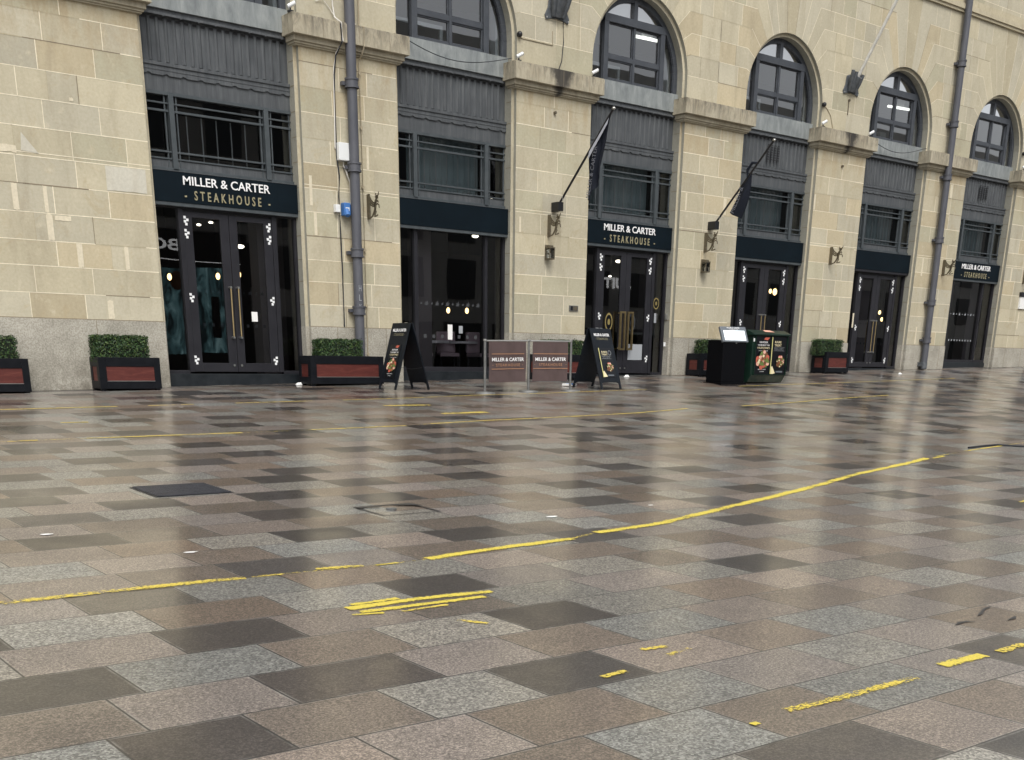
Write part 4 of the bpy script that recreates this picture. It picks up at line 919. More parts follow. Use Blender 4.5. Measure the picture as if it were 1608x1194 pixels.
# flags
def flag(x, lab, shape, cloth_z):
    t = thing('flag', lab, 'flag', (x, 0, 4.46), 0, 'black restaurant flags on raked poles')
    MB().use('black_plastic').box(-.07, .07, -.25, 0, -.10, .08).build('bracket', t, bevel=.01)
    A = Vector((0, -.06, -.08)); B = Vector((0, -1.78, 1.62)); p = MB().use('black_plastic').cyl(A, B, .024); p.build('pole', t, smooth=True)
    MB().use('steel').sphere(tuple(B+Vector((0, -.01, .01))), .04, sc_=(1, 1, .7)).build('finial', t, smooth=True)
    MB().use('steel').tube([A.lerp(B, .16)+Vector((0, .02, -.04+.05*math.cos(a*math.pi/4))) + Vector((.03*math.sin(a*math.pi/4), 0, 0)) for a in range(9)], .005).build('cleat', t)
    return t, A, B
def cloth(t, A, B, s0, s1, drop, folds, amp, hemx=0.0):
    """cloth hung from the raked pole: top edge slides on the pole between s0 and s1, hem hangs straight down"""
    n, k = 24, 22; vs = []; fs = []
    for i in range(n+1):
        u = i/n; top = A.lerp(B, s0+(s1-s0)*u)
        for j in range(k+1):
            v = j/k; d = drop(u)*v
            squeeze = 1-.55*v**.6*hemx
            y = top.y+(A.lerp(B, (s0+s1)/2).y-top.y)*(1-squeeze)
            vs.append((amp*v**.5*math.sin(folds*u*math.pi*2+1.4*v), y+.03*v*math.sin(5*u), top.z-d-.02))
    for i in range(n):
        for j in range(k): fs.append((i*(k+1)+j, (i+1)*(k+1)+j, (i+1)*(k+1)+j+1, i*(k+1)+j+1))
    return vs, fs
t, A, B = flag(8.95, 'black flag with pale lettering, left of the two on raked poles', 0, 0)
# left flag: long cloth bunched near the tip, inner edge lifted
n_, k_ = 26, 26; vs = []; fs = []
for i in range(n_+1):
    u = i/n_
    top = A.lerp(B, .60+.38*u)
    for j in range(k_+1):
        v = j/k_
        zb = 4.30-4.46+(1-0)*0+ (.10+.55*u)*1.0      # hem height rises to the right
        zt = top.z-.02
        yt = top.y; yb = -1.07-.42*u
        y = yt+(yb-yt)*min(1, v*1.25)**.8; z = zt+(zb-zt)*v
        vs.append((.055*math.sin(u*9+v*2)*min(1, v*2.2)+.02*math.sin(u*23), y, z))
for i in range(n_):
    for j in range(k_): fs.append((i*(k_+1)+j, (i+1)*(k_+1)+j, (i+1)*(k_+1)+j+1, i*(k_+1)+j+1))
c = MB().use('flag_cloth').poly(vs, fs); c.build('cloth', t, smooth=True)
def flag_text(t, s, p0, p1, h, xoff):
    l = MB().use('flag_text'); p0 = Vector(p0); p1 = Vector(p1); r = (p1-p0).normalized(); up = Vector((-1, 0, 0)).cross(r); up = up if up.z > 0 or True else -up
    put_text(l, s, (p0+p1)/2+Vector((xoff, 0, 0)), (p1-p0).length, h, .002, (r, up, Vector((-1, 0, 0)))); l.build('lettering', t, recalc=False)
flag_text(t, 'MILLER & CARTER', (0, -1.17, .06), (0, -1.37, 1.0), .11, -.075)
hl = MB().use('flag_light'); P0 = A.lerp(B, .945); P1 = A.lerp(B, .64)
hl.poly([P0+Vector((-.035, -.01, -.05)), P0+Vector((-.06, .0, -.16)), P1+Vector((-.07, .03, -.24)), P1+Vector((-.035, .03, -.08))], [(0, 1, 2, 3)]); hl.build('cloth_lining', t, recalc=False)
t, A, B = flag(13.95, 'black flag folded on its raked pole, right of the two', 0, 0)
vs = []; fs = []
for i in range(n_+1):
    u = i/n_; top = A.lerp(B, .50+.16*u)
    for j in range(k_+1):
        v = j/k_; zb = .24-.17*u; yb = -.58-.40*u; zt = top.z-.02; yt = top.y-.02
        y = yt+(yb-yt)*v+.06*math.sin(v*3.1)*u*-1; z = zt+(zb-zt)*v
        vs.append((.04*math.sin(u*7+v*2)*min(1, v*2), y, z))
for i in range(n_):
    for j in range(k_): fs.append((i*(k_+1)+j, (i+1)*(k_+1)+j, (i+1)*(k_+1)+j+1, i*(k_+1)+j+1))
MB().use('flag_cloth').poly(vs, fs).build('cloth', t, smooth=True)
MB().use('flag_cloth').tube([A.lerp(B, .60)+Vector((-.02, 0, .0)), A.lerp(B, .63)+Vector((-.03, .05, .10)), A.lerp(B, .70)+Vector((-.03, .04, .12)), A.lerp(B, .76)], [.02, .035, .03, .02]).build('cloth_knot', t, smooth=True)
flag_text(t, 'MILLER &', (0, -.74, .22), (0, -.99, .75), .11, -.06)
# cast flagpole sockets above the ledges
def socket(x, lab):
    t = thing('flagpole_bracket', lab, 'flagpole', (x, 0, 8.12), 0, 'cast flagpole sockets with white poles')
    out = [(-.30, -.22), (-.33, -.14), (-.25, 0), (-.22, .20), (-.10, .24), (.10, .24), (.22, .20), (.25, 0), (.33, -.14), (.30, -.22), (.18, -.19), (0, -.17), (-.18, -.19)]
    MB().use('lead_grey').prism(out, lambda q: (q[0], -.035, q[1]), lambda q: (q[0], 0, q[1])).build('back_plate', t, bevel=.01)
    f = MB().use('lead_grey')
    for a, h_ in ((-.22, .30), (-.08, .28), (.07, .28), (.21, .24)): f.tube([(a*.55, -.05, -.14), (a*.8, -.13, .05), (a, -.20, h_)], [.05, .055, .045], n=10)
    f.cyl((0, -.04, -.12), (0, -.24, .16), .09, .075); f.build('socket', t, smooth=True)
    for a, c in ((-.29, -.18), (.29, -.18)): MB().use('steel').cyl((a, -.035, c), (a, -.05, c), .015, n=8).build('bolt', t)
    MB().use('white_pole').cyl((0, -.12, .05), (0, -1.85, 2.9), .042, .036).build('pole', t, smooth=True)
    MB().use('cable_white').tube([(0, -.2, .28), (.015, -.9, 1.35), (.02, -1.7, 2.6)], .004, n=5).build('halyard', t)
socket(8.92, 'cast flagpole socket cut by the top edge above the left flag'); socket(18.98, 'white flagpole in a cast socket between the fourth and fifth arches')
# little floodlights and domes on the ledges
def flood(x, z, lab, s_=1):
    t = thing('floodlight', lab, 'floodlight', (x, -.10, z), 0, 'small floodlights on the ledges')
    MB().use('black_plastic').box(-.04, .04, -.04, .04, 0, .03).build('base', t); MB().use('black_plastic').cyl((0, 0, .03), (0, 0, .10), .012, n=8).build('stem', t)
    MB().use('white_plastic').cyl((-.05*s_, .0, .08), (.07*s_, -.05, .15), .034, n=12).build('head', t, smooth=True)
for x, z, lab in [(7.86, 7.02, 'small floodlight on the ledge left of the left cast socket'), (9.92, 7.02, 'small floodlight at the ledge end by the third arch'), (17.86, 7.02, 'small floodlight on the ledge left of the right cast socket'), (19.9, 7.02, 'small floodlight at the ledge end by the fifth arch'), (27.9, 7.02, 'small floodlight on the far right ledge'), (2.72, 7.02, 'floodlight on the ledge end above the first doorway')]: flood(x, z, lab)
def dome(x, z, lab, pts):
    t = thing('dome_camera', lab, 'camera', (x, 0, z), 0, 'dark dome cameras by the arches')
    MB().use('black_plastic').sphere((0, -.05, 0), .055).build('dome', t, smooth=True); MB().use('black_plastic').cyl((0, 0, .0), (0, -.05, .0), .045).build('mount', t)
    MB().use('stone_paint').tube(pts, .008, n=6).build('conduit', t)
dome(7.92, 7.52, 'dark dome camera with conduit right of the second arch', [(0, -.01, -.03), (.10, -.01, -.05), (.5, -.01, -.05), (.9, -.01, -.05), (.9, -.01, .2)])
dome(17.9, 7.55, 'dark dome camera with cable right of the fourth arch', [(0, -.01, -.03), (.15, -.01, -.05), (.35, -.01, -.2), (.5, -.01, -.5)])
dome(27.92, 7.5, 'dark dome camera near the right edge by the last arch', [(0, -.01, -.03), (.3, -.01, -.06), (.8, -.01, -.06)])
for b_, lab in ((5, 'slack black cable sagging across the sill of the second arch'), (20, 'slack cable sagging across the sill of the fifth arch')):
    pts = [(b_+.1+2.7*k/14, .10 if 0 < k < 14 else .05, 7.1-.26*math.sin(math.pi*k/14)*(1-.15*k/14)) for k in range(15)]
    tag(MB().use('cable_black').tube(pts, .008, n=6).build('cable', None), lab, 'cable')
t = thing('cable', 'dark cable dropping from the left cast socket to the stained ledge', 'cable', (9.1, -.012, 7.92)); MB().use('cable_black').tube([(0, 0, 0), (.02, 0, -.35), (-.02, 0, -.7), (-.09, 0, -.85), (-.1, 0, -.89)], .009, n=6).build('wire', t)
t = thing('cable', 'short capped conduit under the right cast socket', 'cable', (18.95, -.012, 7.75)); MB().use('bronze').tube([(0, 0, .05), (0, 0, -.3)], .012).build('conduit', t); MB().use('bronze').cyl((0, -.0, .03), (0, -.03, .03), .03).build('cap', t)
for x, lab in ((8.92, 'rusty iron stub on the pier below the left socket'), (18.93, 'rusty iron stub on the pier below the right socket')):
    o = MB().use('bronze').cyl((0, 0, 0), (0, -.05, 0), .03).build('iron_stub'); o.location = (x, 0, 6.25); tag(o, lab, 'fixing')
o = MB().use('dull_steel').box(-.13, .13, -.02, 0, -.06, .06).use('black_plastic').box(-.10, -.03, -.023, -.019, -.045, .045).use('bronze').box(-.02, .11, -.023, -.019, -.045, .045).build('wall_plate'); o.location = (9.6, 0, 2.44); tag(o, 'small brown wall plate low on the pier under the left flag', 'plate')
o = MB().use('steel').box(-.05, .05, -.05, .0, -.07, .07).build('door_buzzer', bevel=.01); o.location = (12.82, .2, 2.36); tag(o, 'small metal entry buzzer right of the brass loop handle door', 'buzzer')
o = MB().use('white_plastic').box(-.03, .03, -.03, .0, -.05, .05).build('contact_sensor', bevel=.006); o.location = (12.79, .2, 1.73); tag(o, 'tiny white sensor low beside the brass loop handle door', 'sensor')
t = thing('notice_box', 'white notice box with black top on the wall at the right edge', 'notice', (29.2, 0, 3.3)); MB().use('black_plastic').box(-.22, .25, -.07, 0, .16, .3).build('hood', t); MB().use('white_paper').box(-.2, .25, -.05, 0, -.2, .16).build('panel', t)
# ---------------------------------------------------------------- planters
def leaf_mesh(lx, ly, lz, seed, dens=1.0):
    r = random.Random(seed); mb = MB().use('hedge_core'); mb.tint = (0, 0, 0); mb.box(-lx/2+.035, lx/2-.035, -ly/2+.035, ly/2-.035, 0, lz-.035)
    mb.use('hedge_leaf')
    area = lx*ly+2*lx*lz+2*ly*lz; n = int(area*4600*dens)
    for _ in range(n):
        f = r.random()*area
        if f < lx*ly: p = Vector((r.uniform(-lx/2, lx/2), r.uniform(-ly/2, ly/2), lz)); nn = Vector((0, 0, 1))
        elif f < lx*ly+2*lx*lz: s_ = r.choice((-1, 1)); p = Vector((r.uniform(-lx/2, lx/2), s_*ly/2, r.uniform(0, lz))); nn = Vector((0, s_, 0))
        else: s_ = r.choice((-1, 1)); p = Vector((s_*lx/2, r.uniform(-ly/2, ly/2), r.uniform(0, lz))); nn = Vector((s_, 0, 0))
        wv = .5*math.sin(p.x*17+seed)+.5*math.sin(p.z*23+p.y*19+seed*2)+.4*math.sin(p.x*41+p.z*31)
        p -= nn*(r.uniform(-.018, .04)+.012*wv)
        if r.random() < .012: p += nn*r.uniform(.01, .04)
        d = (nn+Vector((r.uniform(-1, 1), r.uniform(-1, 1), r.uniform(-.6, 1)))*.85).normalized()
        a = d.orthogonal().normalized(); a.rotate(Matrix.Rotation(r.random()*6.28, 3, d)); b = d.cross(a); L = r.uniform(.012, .024); W_ = L*.5
        k = r.uniform(.5, 1.5); base = r.choice(((.022, .052, .014), (.032, .07, .018), (.016, .042, .016), (.055, .085, .022)))
        mb.tint = tuple(q*k for q in base)
        mb.face([p-a*L, p-b*W_, p+a*L, p+b*W_])
    return mb
def planter(x, y, w_, d_, h_, hl, hh, hx, lab, rz=0., panels=1, seed=1, dens=1.):
    z = gz(x, y-d_/2)
    t = thing('planter', lab, 'planter', (x, y, z), rz, 'black planters with clipped box hedging')
    b = MB().use('planter_black'); x0, x1, y0, y1 = -w_/2, w_/2, -d_/2, d_/2
    b.box(x0+.03, x1-.03, y0+.02, y1-.02, .04, h_-.05)
    fr_ = .085
    for yy in ((y0, y0+.04),):
        b.box(x0, x0+fr_*1.5, yy[0], yy[1], .03, h_); b.box(x1-fr_*1.3, x1, yy[0], yy[1], .03, h_); b.box(x0+fr_*1.5, x1-fr_*1.3, yy[0], yy[1], .03, .16); b.box(x0+fr_*1.5, x1-fr_*1.3, yy[0], yy[1], h_-.15, h_)
    b.box(x0, x0+.04, y0+.04, y1, .03, .16); b.box(x0, x0+.04, y0+.04, y1, h_-.15, h_); b.box(x0, x0+.04, y0+.04, y0+.12, .16, h_-.15); b.box(x0, x0+.04, y1-.1, y1, .16, h_-.15)
    b.box(x1-.04, x1, y0+.04, y1, .03, h_); b.box(x0+.04, x1-.04, y1-.04, y1, .03, h_)
    for a in (x0+.02, x1-.1):
        for c in (y0+.02, y1-.1): b.box(a, a+.08, c, c+.08, -.12, .03)
    b.build('box', t, bevel=.006)
    p = MB().use('planter_red'); p.box(x0+fr_*1.5, x1-fr_*1.3, y0+.012, y0+.022, .16, h_-.15)
    p.build('front_panel', t)
    MB().use('planter_red').box(x0+.012, x0+.032, y0+.12, y1-.1, .16, h_-.15).build('side_panel', t)
    MB().use('steel').box(x0+fr_*1.5, x1-fr_*1.3, y0-.004, y0+.012, .152, .162).build('trim_strip', t)
    h = leaf_mesh(hl, min(d_-.1, .34), hh, seed, dens); o = h.build('hedge', t, recalc=False); o.location = (hx, .0, h_-.09)
    return t
planter(-.90, -.27, 1.06, .46, .54, .90, .43, -.07, 'black planter with small hedge against the plinth left of the first door', -.03, seed=1)
planter(-3.15, -.27, 1.16, .46, .54, .95, .42, -.02, 'black planter cut by the left edge of the picture', .0, seed=2, dens=.6)
planter(3.36, -.30, 1.62, .48, .54, .92, .38, -.08, 'longest black planter with low hedge below the first downpipe', 0, seed=3)
planter(9.0, -.30, 1.5, .48, .54, 1.1, .38, .0, 'black planter standing behind the cafe barrier', 0, seed=4, dens=.8)
planter(13.95, -.32, 1.25, .48, .54, 1.05, .40, .08, 'black planter half hidden behind the menu stand', 0, seed=5, dens=.7)
planter(18.85, -.32, 1.05, .48, .56, .98, .40, -.22, 'black planter on its own right of the green bin', 0, seed=6, dens=.6)
# ---------------------------------------------------------------- pavement signs
def food(mb, c, r, frame, seed=0):
    rr, uu, nn = frame; g = random.Random(seed); c = Vector(c)
    def disc(p, rad, mt, off):
        mb.use(mt); mb.face([c+rr*(p[0]+rad*math.cos(a*math.pi/7))+uu*(p[1]+rad*math.sin(a*math.pi/7)*.8)+nn*off for a in range(14)])
    disc((0, 0), r*.95, 'menu_black', .001); disc((r*.05, -r*.1), r*.75, 'food_brown', .002)
    off = .003
    for mt, cnt, rad in (('food_brown', 6, .26), ('food_red', 6, .24), ('food_pink', 6, .2), ('food_green', 10, .15), ('food_brown', 6, .16), ('food_cream', 5, .12), ('food_green', 5, .09)):
        for _ in range(cnt):
            a = g.random()*6.28; q = g.random()**.6*r*.82; disc((q*math.cos(a), q*math.sin(a)*.8), r*rad*g.uniform(.7, 1.2), mt, off); off += .0004
def poster(t, kind, w_, h_, c, frame):
    """flat printed poster; c is the centre of its face"""
    rr, uu, nn = frame; c = Vector(c)
    p = MB().use('poster_black'); q = [c+rr*a*w_/2+uu*b*h_/2 for a, b in ((-1, -1), (1, -1), (1, 1), (-1, 1))]; p.poly(q+[v-nn*.008 for v in q], [(0, 1, 2, 3), (0, 1, 5, 4), (1, 2, 6, 5), (2, 3, 7, 6), (3, 0, 4, 7)])
    o = p.build('poster', t, recalc=False)
    l = MB().use('letter_white'); F = (rr, uu, nn); n0 = nn*.001
    if kind == 'savour':
        put_text(l, 'SAVOUR', c+uu*h_*.345+n0, w_*.55, h_*.05, .001, F, bold=.01); put_text(l, 'THE MOMENT THIS', c+uu*h_*.27+n0, w_*.78, h_*.034, .001, F, bold=.01)
        l.use('food_cream'); put_text(l, "VALENTINE'S", c+uu*h_*.20+n0, w_*.84, h_*.052, .001, F); l.use('letter_white')
        put_text(l, 'AT THE STEAKHOUSE', c+uu*h_*.12+n0, w_*.6, h_*.018, .001, F)
        put_text(l, 'PRE-BOOK NOW', c-uu*h_*.37+n0, w_*.5, h_*.025, .001, F); put_text(l, 'ONLINE', c-uu*h_*.425+n0, w_*.28, h_*.02, .001, F)
        food(l, c-uu*h_*.12+n0, w_*.48, F, 3); l.use('food_red')
        l.face([c+rr*a+uu*b+nn*.002 for a, b in ((w_*.0, h_*.42), (w_*.25, h_*.40), (w_*.38, h_*.47), (w_*.1, h_*.475))])
    else:
        l.use('food_cream'); put_text(l, 'RARE', c+uu*h_*.36+n0+rr*(-w_*.08), w_*.42, h_*.06, .001, F, spacing=1.1, bold=.01); put_text(l, 'TREAT', c+uu*h_*.275+n0+rr*(-w_*.08), w_*.46, h_*.06, .001, F, spacing=1.1, bold=.01)
        l.use('film_white'); put_text(l, 'ENJOY A GREAT', c+uu*h_*.19+n0, w_*.6, h_*.022, .001, F); put_text(l, 'LUNCH MENU', c+uu*h_*.155+n0, w_*.6, h_*.022, .001, F)
        for b_ in (.215, .125): l.face([c+rr*a+uu*(h_*b_+e)+nn*.001 for a, e in ((-w_*.36, 0), (w_*.4, 0), (w_*.4, .003), (-w_*.36, .003))])
        for k in range(20):
            a0, a1 = k*math.pi/10, (k+1)*math.pi/10; cc = c+rr*w_*.32+uu*h_*.33; r0, r1 = w_*.10, w_*.12
            l.face([cc+rr*q*math.cos(a)+uu*q*math.sin(a)+nn*.001 for q, a in ((r0, a0), (r0, a1), (r1, a1), (r1, a0))]) if kind == 'rare_ring' else None
        food(l, c-uu*h_*.16+rr*w_*.12+n0, w_*.30, F, 5)
        l.use('poster_yellow'); l.face([c+rr*a+uu*b+nn*.002 for a, b in ((-w_*.5, -h_*.49), (-w_*.44, -h_*.49), (-w_*.44, h_*.49), (-w_*.5, h_*.49))])
        l.use('food_cream'); l.face([c+rr*a+uu*b+nn*.0025 for a, b in ((-w_*.44, -h_*.30), (-w_*.36, -h_*.28), (-w_*.15, -h_*.47), (-w_*.3, -h_*.49), (-w_*.44, -h_*.49))])
        l.use('menu_grey'); l.face([c+rr*a+uu*b+nn*.002 for a, b in ((-w_*.1, -h_*.45), (w_*.35, -h_*.45), (w_*.35, -h_*.41), (-w_*.1, -h_*.41))])
    l.build('print', o, recalc=False)
def a_board(x, y, rz, lab, kind, w_=.63, spread=.78, H=1.19, inset=.02, pw=.36, ph=.62, pz=.52, po=0.):
    t = thing('a_board', lab, 'pavement sign', (x, y, gz(x, y)), rz, 'black folding pavement signs')
    ang = math.atan2(spread/2-.02, H); L = H/math.cos(ang)
    for s_ in (-1, 1):
        # panel runs from foot (y=s*spread/2, z=0) to apex (y=s*.02, z=H)
        up = Vector((0, -s_*math.sin(ang), math.cos(ang))); out = Vector((0, s_*math.cos(ang), math.sin(ang))); r = Vector((1, 0, 0)) if s_ < 0 else Vector((-1, 0, 0)); foot = Vector((0, s_*spread/2, 0))
        def P(a, b, c=0): return foot+r*a+up*b+out*c
        b = MB().use('board_black')
        ol = [(-w_/2, 0), (-w_/2+.055, 0), (-w_/2+.055, .11), (-w_/2+.12, .135), (w_/2-.12, .135), (w_/2-.055, .11), (w_/2-.055, 0), (w_/2, 0), (w_/2, L), (-w_/2, L)]
        b.prism(ol, lambda q: P(q[0], q[1], -.012), lambda q: P(q[0], q[1], .012))
        o = b.build('panel' if s_ < 0 else 'rear_panel', t, bevel=.005)
        if s_ < 0:
            F = (r, up, out)
            l = MB().use('letter_white'); put_text(l, 'MILLER & CARTER', P(0, L-.135, .013), w_*.74, .055, .002, F, bold=.03); l.use('letter_gold'); put_text(l, '- STEAKHOUSE -', P(0, L-.215, .013), w_*.66, .045, .002, F, spacing=1.4)
            l.build('lettering', t, recalc=False)
            poster(t, kind, pw, ph, P(po, pz, .022), F)
        MB().use('steel').cyl(P(-.12, L, .0), P(-.04, L, .0), .012, n=8).build('hinge', t)
    MB().use('black_plastic').tube([(w_/2-.03, -.24, .4), (w_/2-.03, 0, .37), (w_/2-.03, .24, .4)], .004, n=5).build('stay_cord', t)
    return t
a_board(3.95, -1.59, R(-90), 'black pavement sign turned sideways by the long planter, meat platter poster', 'savour', w_=.60, spread=.76, H=1.18, pw=.35, ph=.62, pz=.52)
a_board(8.28, -2.30, R(6), 'black pavement sign right of the cafe barrier showing a steak lunch poster', 'rare_ring', w_=.64, spread=.80, H=1.17, pw=.40, ph=.60, pz=.53, po=-.0)
# ---------------------------------------------------------------- cafe barrier
t = thing('cafe_barrier', 'brown two panel cafe barrier on steel posts', 'barrier', (0, 0, 0))
PB = [(5.09, -2.63), (6.22, -2.55), (7.25, -2.62)]
for x, y in PB:
    z = gz(x, y); p = MB().use('dull_steel').cyl((x, y, z+.03), (x, y, z+.945), .024, n=14); po_ = p.build('post', t, smooth=True)
    b = MB().use('dull_steel'); b.cyl((x, y, z-.01), (x, y, z+.018), .20, .19, n=28); b.cyl((x, y, z+.018), (x, y, z+.035), .17, .06, n=28); b.build('base', po_, smooth=True)
    MB().use('steel').cyl((x, y, z+.935), (x, y, z+.965), .034, n=14).build('cap', po_)
for k in range(2):
    (xa, ya), (xb, yb) = PB[k], PB[k+1]; za, zb = gz(xa, ya), gz(xb, yb)
    A = Vector((xa, ya, za)); B = Vector((xb, yb, zb)); rr = (B-A).normalized(); uu = Vector((0, 0, 1)); nn = Vector((rr.y, -rr.x, 0)).normalized()
    MB().use('steel').cyl(A+uu*.935, B+uu*.935, .014, n=8).build('top_rail', t); MB().use('dull_steel').cyl(A+rr*.06+uu*.20, B-rr*.06+uu*.20, .010, n=8).build('bottom_rail', t)
    c = MB().use('banner_brown'); n1, n2 = 16, 10; vs = []; fs = []; L = (B-A).length
    for i in range(n1+1):
        for j in range(n2+1):
            u = .085+(L-.17)*i/n1; v = .19+.73*j/n2; wob = .012*math.sin(i*.7+j*.5)*math.sin(math.pi*j/n2)
            vs.append(A+rr*u+uu*v+nn*(.012+wob))
    for i in range(n1):
        for j in range(n2): fs.append((i*(n2+1)+j, (i+1)*(n2+1)+j, (i+1)*(n2+1)+j+1, i*(n2+1)+j+1))
    co = c.poly(vs, fs).build('banner', t, smooth=True, recalc=False)
    C0 = A+rr*(L/2)+nn*.026; F = (rr, uu, nn)
    l = MB().use('letter_white'); put_text(l, 'MILLER & CARTER', C0+uu*.60, .80*L/1.1, .065, .002, F, bold=.015)
    l.use('letter_copper'); put_text(l, 'STEAKHOUSE', C0+uu*.50, .60*L/1.1, .05, .002, F, spacing=1.25)
    for e in (.695, .425): l.face([C0+rr*a+uu*(e+q) for a, q in ((-.42, 0), (.42, 0), (.42, .010), (-.42, .010))])
    for a0 in (-.40, .37): l.face([C0+rr*(a0+a)+uu*(.497+q) for a, q in ((0, 0), (.025, 0), (.025, .006), (0, .006))])
    l.build('print', co, recalc=False)
# ---------------------------------------------------------------- menu stand and green bin
mx_, my_ = 12.62, -2.02; z = gz(mx_, my_)
t = thing('menu_stand', 'tall black menu stand with a lit white menu beside the green bin', 'menu stand', (mx_, my_, z), R(-5))
MB().use('menu_black').box(-.36, .36, -.22, .30, .03, .95).build('body', t, bevel=.012)
MB().use('menu_black').box(-.40, .40, -.26, .34, -.03, .03).build('base', t, bevel=.006)
sl = Matrix.Translation((0, -.22, .90)) @ Matrix.Rotation(R(-24), 4, 'X')
h = MB().use('menu_grey'); h.box(-.40, .40, -.03, .03, 0, .36, sl); ho = h.build('head', t, bevel=.008)
l = MB().use('menu_light'); l.box(-.33, .33, -.036, -.030, .035, .265, sl); l.build('menu_sheet', ho)
rr, uu, nn = (sl.to_3x3() @ Vector((1, 0, 0)), sl.to_3x3() @ Vector((0, 0, 1)), sl.to_3x3() @ Vector((0, -1, 0)))
l = MB().use('letter_white'); put_text(l, 'MILLER & CARTER', sl @ Vector((0, -.031, .327)), .40, .026, .002, (rr, uu, nn), bold=.02); put_text(l, 'STEAKHOUSE', sl @ Vector((0, -.031, .292)), .28, .020, .002, (rr, uu, nn)); l.use('film_white')
for k in range(7):
    for q in (-.24, -.08, .08, .24): l.face([sl @ Vector((q-.06+a, -.0375, .06+k*.027+b)) for a, b in ((0, 0), (.12*(.6+.4*((k*7+int(q*100)) % 3)/2), 0), (.12*(.6+.4*((k*7+int(q*100)) % 3)/2), .004), (0, .004))])
l.build('lettering', ho, recalc=False); MB().use('dull_steel').cyl((0, -.25, .885), (0, -.27, .885), .016, n=10).build('lock', ho)
bx_, by_ = 13.82, -1.84; z = gz(bx_, by_)
t = thing('street_bin', 'dark green street cabinet with two food posters and sloping top', 'bin', (bx_, by_, z), R(2.5))
W2, D2 = .68, .42
b = MB().use('bin_green')
prof = [(-D2+.10, 0.0), (D2-.08, 0.0), (D2, .16), (D2, 1.04), (-D2, 1.04), (-D2, .16)]
b.prism(prof, lambda q: (-W2, q[0], q[1]), lambda q: (W2, q[0], q[1])); bo = b.build('body', t, bevel=.012)
k = MB().use('bin_dirty'); k.prism([(-D2+.092, .005), (-D2+.10, 0), (-D2, .16), (-D2-.004, .158)], lambda q: (-W2+.02, q[0], q[1]), lambda q: (W2-.02, q[0], q[1])); k.build('kick_panel', t)
r_ = MB().use('bin_green'); r_.prism([(-D2-.05, 1.04), (D2+.03, 1.04), (D2+.03, 1.10), (D2-.16, 1.16), (-D2+.16, 1.16), (-D2-.05, 1.075)], lambda q: (-W2-.04, q[0], q[1]), lambda q: (W2+.04, q[0], q[1])); ro = r_.build('lid', t, bevel=.01)
s = MB().use('food_pink'); s.poly([(-.22, -D2+.02, 1.118), (.16, -D2+.02, 1.118), (.10, -D2+.14, 1.160), (-.16, -D2+.14, 1.160)], [(0, 1, 2, 3)]); s.build('worn_sticker', ro, recalc=False)
F = (Vector((1, 0, 0)), Vector((0, 0, 1)), Vector((0, -1, 0)))
poster(t, 'savour', .58, .84, (-.285, -D2-.014, .60), F); poster(t, 'rare', .58, .84, (.32, -D2-.014, .60), F)
tr_ = MB().use('bin_green')
for xa in (-.60, -.004, .63): tr_.box(xa, xa+.018, -D2-.03, -D2, .16, 1.04)
tr_.box(-.60, .645, -D2-.028, -D2, .165, .178); tr_.build('poster_frame', t)
g = MB().use('steel'); g.cyl((-W2, -.2, .86), (-W2-.012, -.2, .86), .035, n=12); g.build('side_lock', t)
MB().use('white_plastic').box(-.665, -.62, -D2-.012, -D2, .90, .97).use('white_plastic').box(.655, .675, -D2-.012, -D2, .55, .64).build('latch', t)
# ---------------------------------------------------------------- things set in the paving
def gquad(x0, x1, y0, y1, l): return [(x, y, gz(x, y)+l) for x, y in ((x0, y0), (x1, y0), (x1, y1), (x0, y1))]
varied('iron', (.020, .021, .026), (.045, .046, .054), .35, 14, metal=.3)
t = thing('drain_grate', 'dark ribbed iron drain grate at left in the paving', 'drain', (0, 0, 0))
b = MB().use('iron'); b.face(gquad(-4.78, -4.08, -11.08, -10.47, .004)); b.build('plate', t, recalc=False)
b = MB().use('iron')
for k in range(13): y = -11.06+k*.045; b.poly(gquad(-4.76, -4.10, y, y+.022, .006)+gquad(-4.755, -4.105, y+.004, y+.018, .014), [(4, 5, 6, 7), (0, 1, 5, 4), (1, 2, 6, 5), (2, 3, 7, 6), (3, 0, 4, 7)])
b.build('ribs', t)
t = thing('inspection_cover', 'broken square inspection cover with dark edges and a puddle', 'cover', (0, 0, 0))
b = MB().use('iron'); x0, x1, y0, y1 = -3.56, -3.0, -12.66, -12.18
for q in ((x0, x1, y1-.035, y1), (x0, x1, y0, y0+.012), (x0, x0+.02, y0+.012, y1-.035), (x1-.02, x1, y0+.012, y1-.035)): b.face(gquad(*q, .004))
b.build('frame', t, recalc=False)
SCm = MB().use('iron'); SCm.poly([(x0+a, y1-.035-b_, gz(x0+a, y1)+.005) for a, b_ in ((.0, 0), (.22, .02), (.2, .07), (.08, .05), (.0, .09))], [(0, 1, 2, 3, 4)]); SCm.poly([(x1-a, y1-.035-b_, gz(x1, y1)+.005) for a, b_ in ((.0, 0), (.2, .0), (.17, .05), (.06, .12), (.0, .22))], [(0, 1, 2, 3, 4)])
SCm.build('broken_corner', t, recalc=False)
MB().use('dull_steel').cyl((-3.32, -12.4, gz(-3.3, -12.4)+.001), (-3.32, -12.4, gz(-3.3, -12.4)+.012), .045, n=18).build('coin', t)
t = thing('broken_slab', 'cracked paving corner with dark gaps at the right edge', 'paving', (0, 0, 0))
b = MB().use('iron')
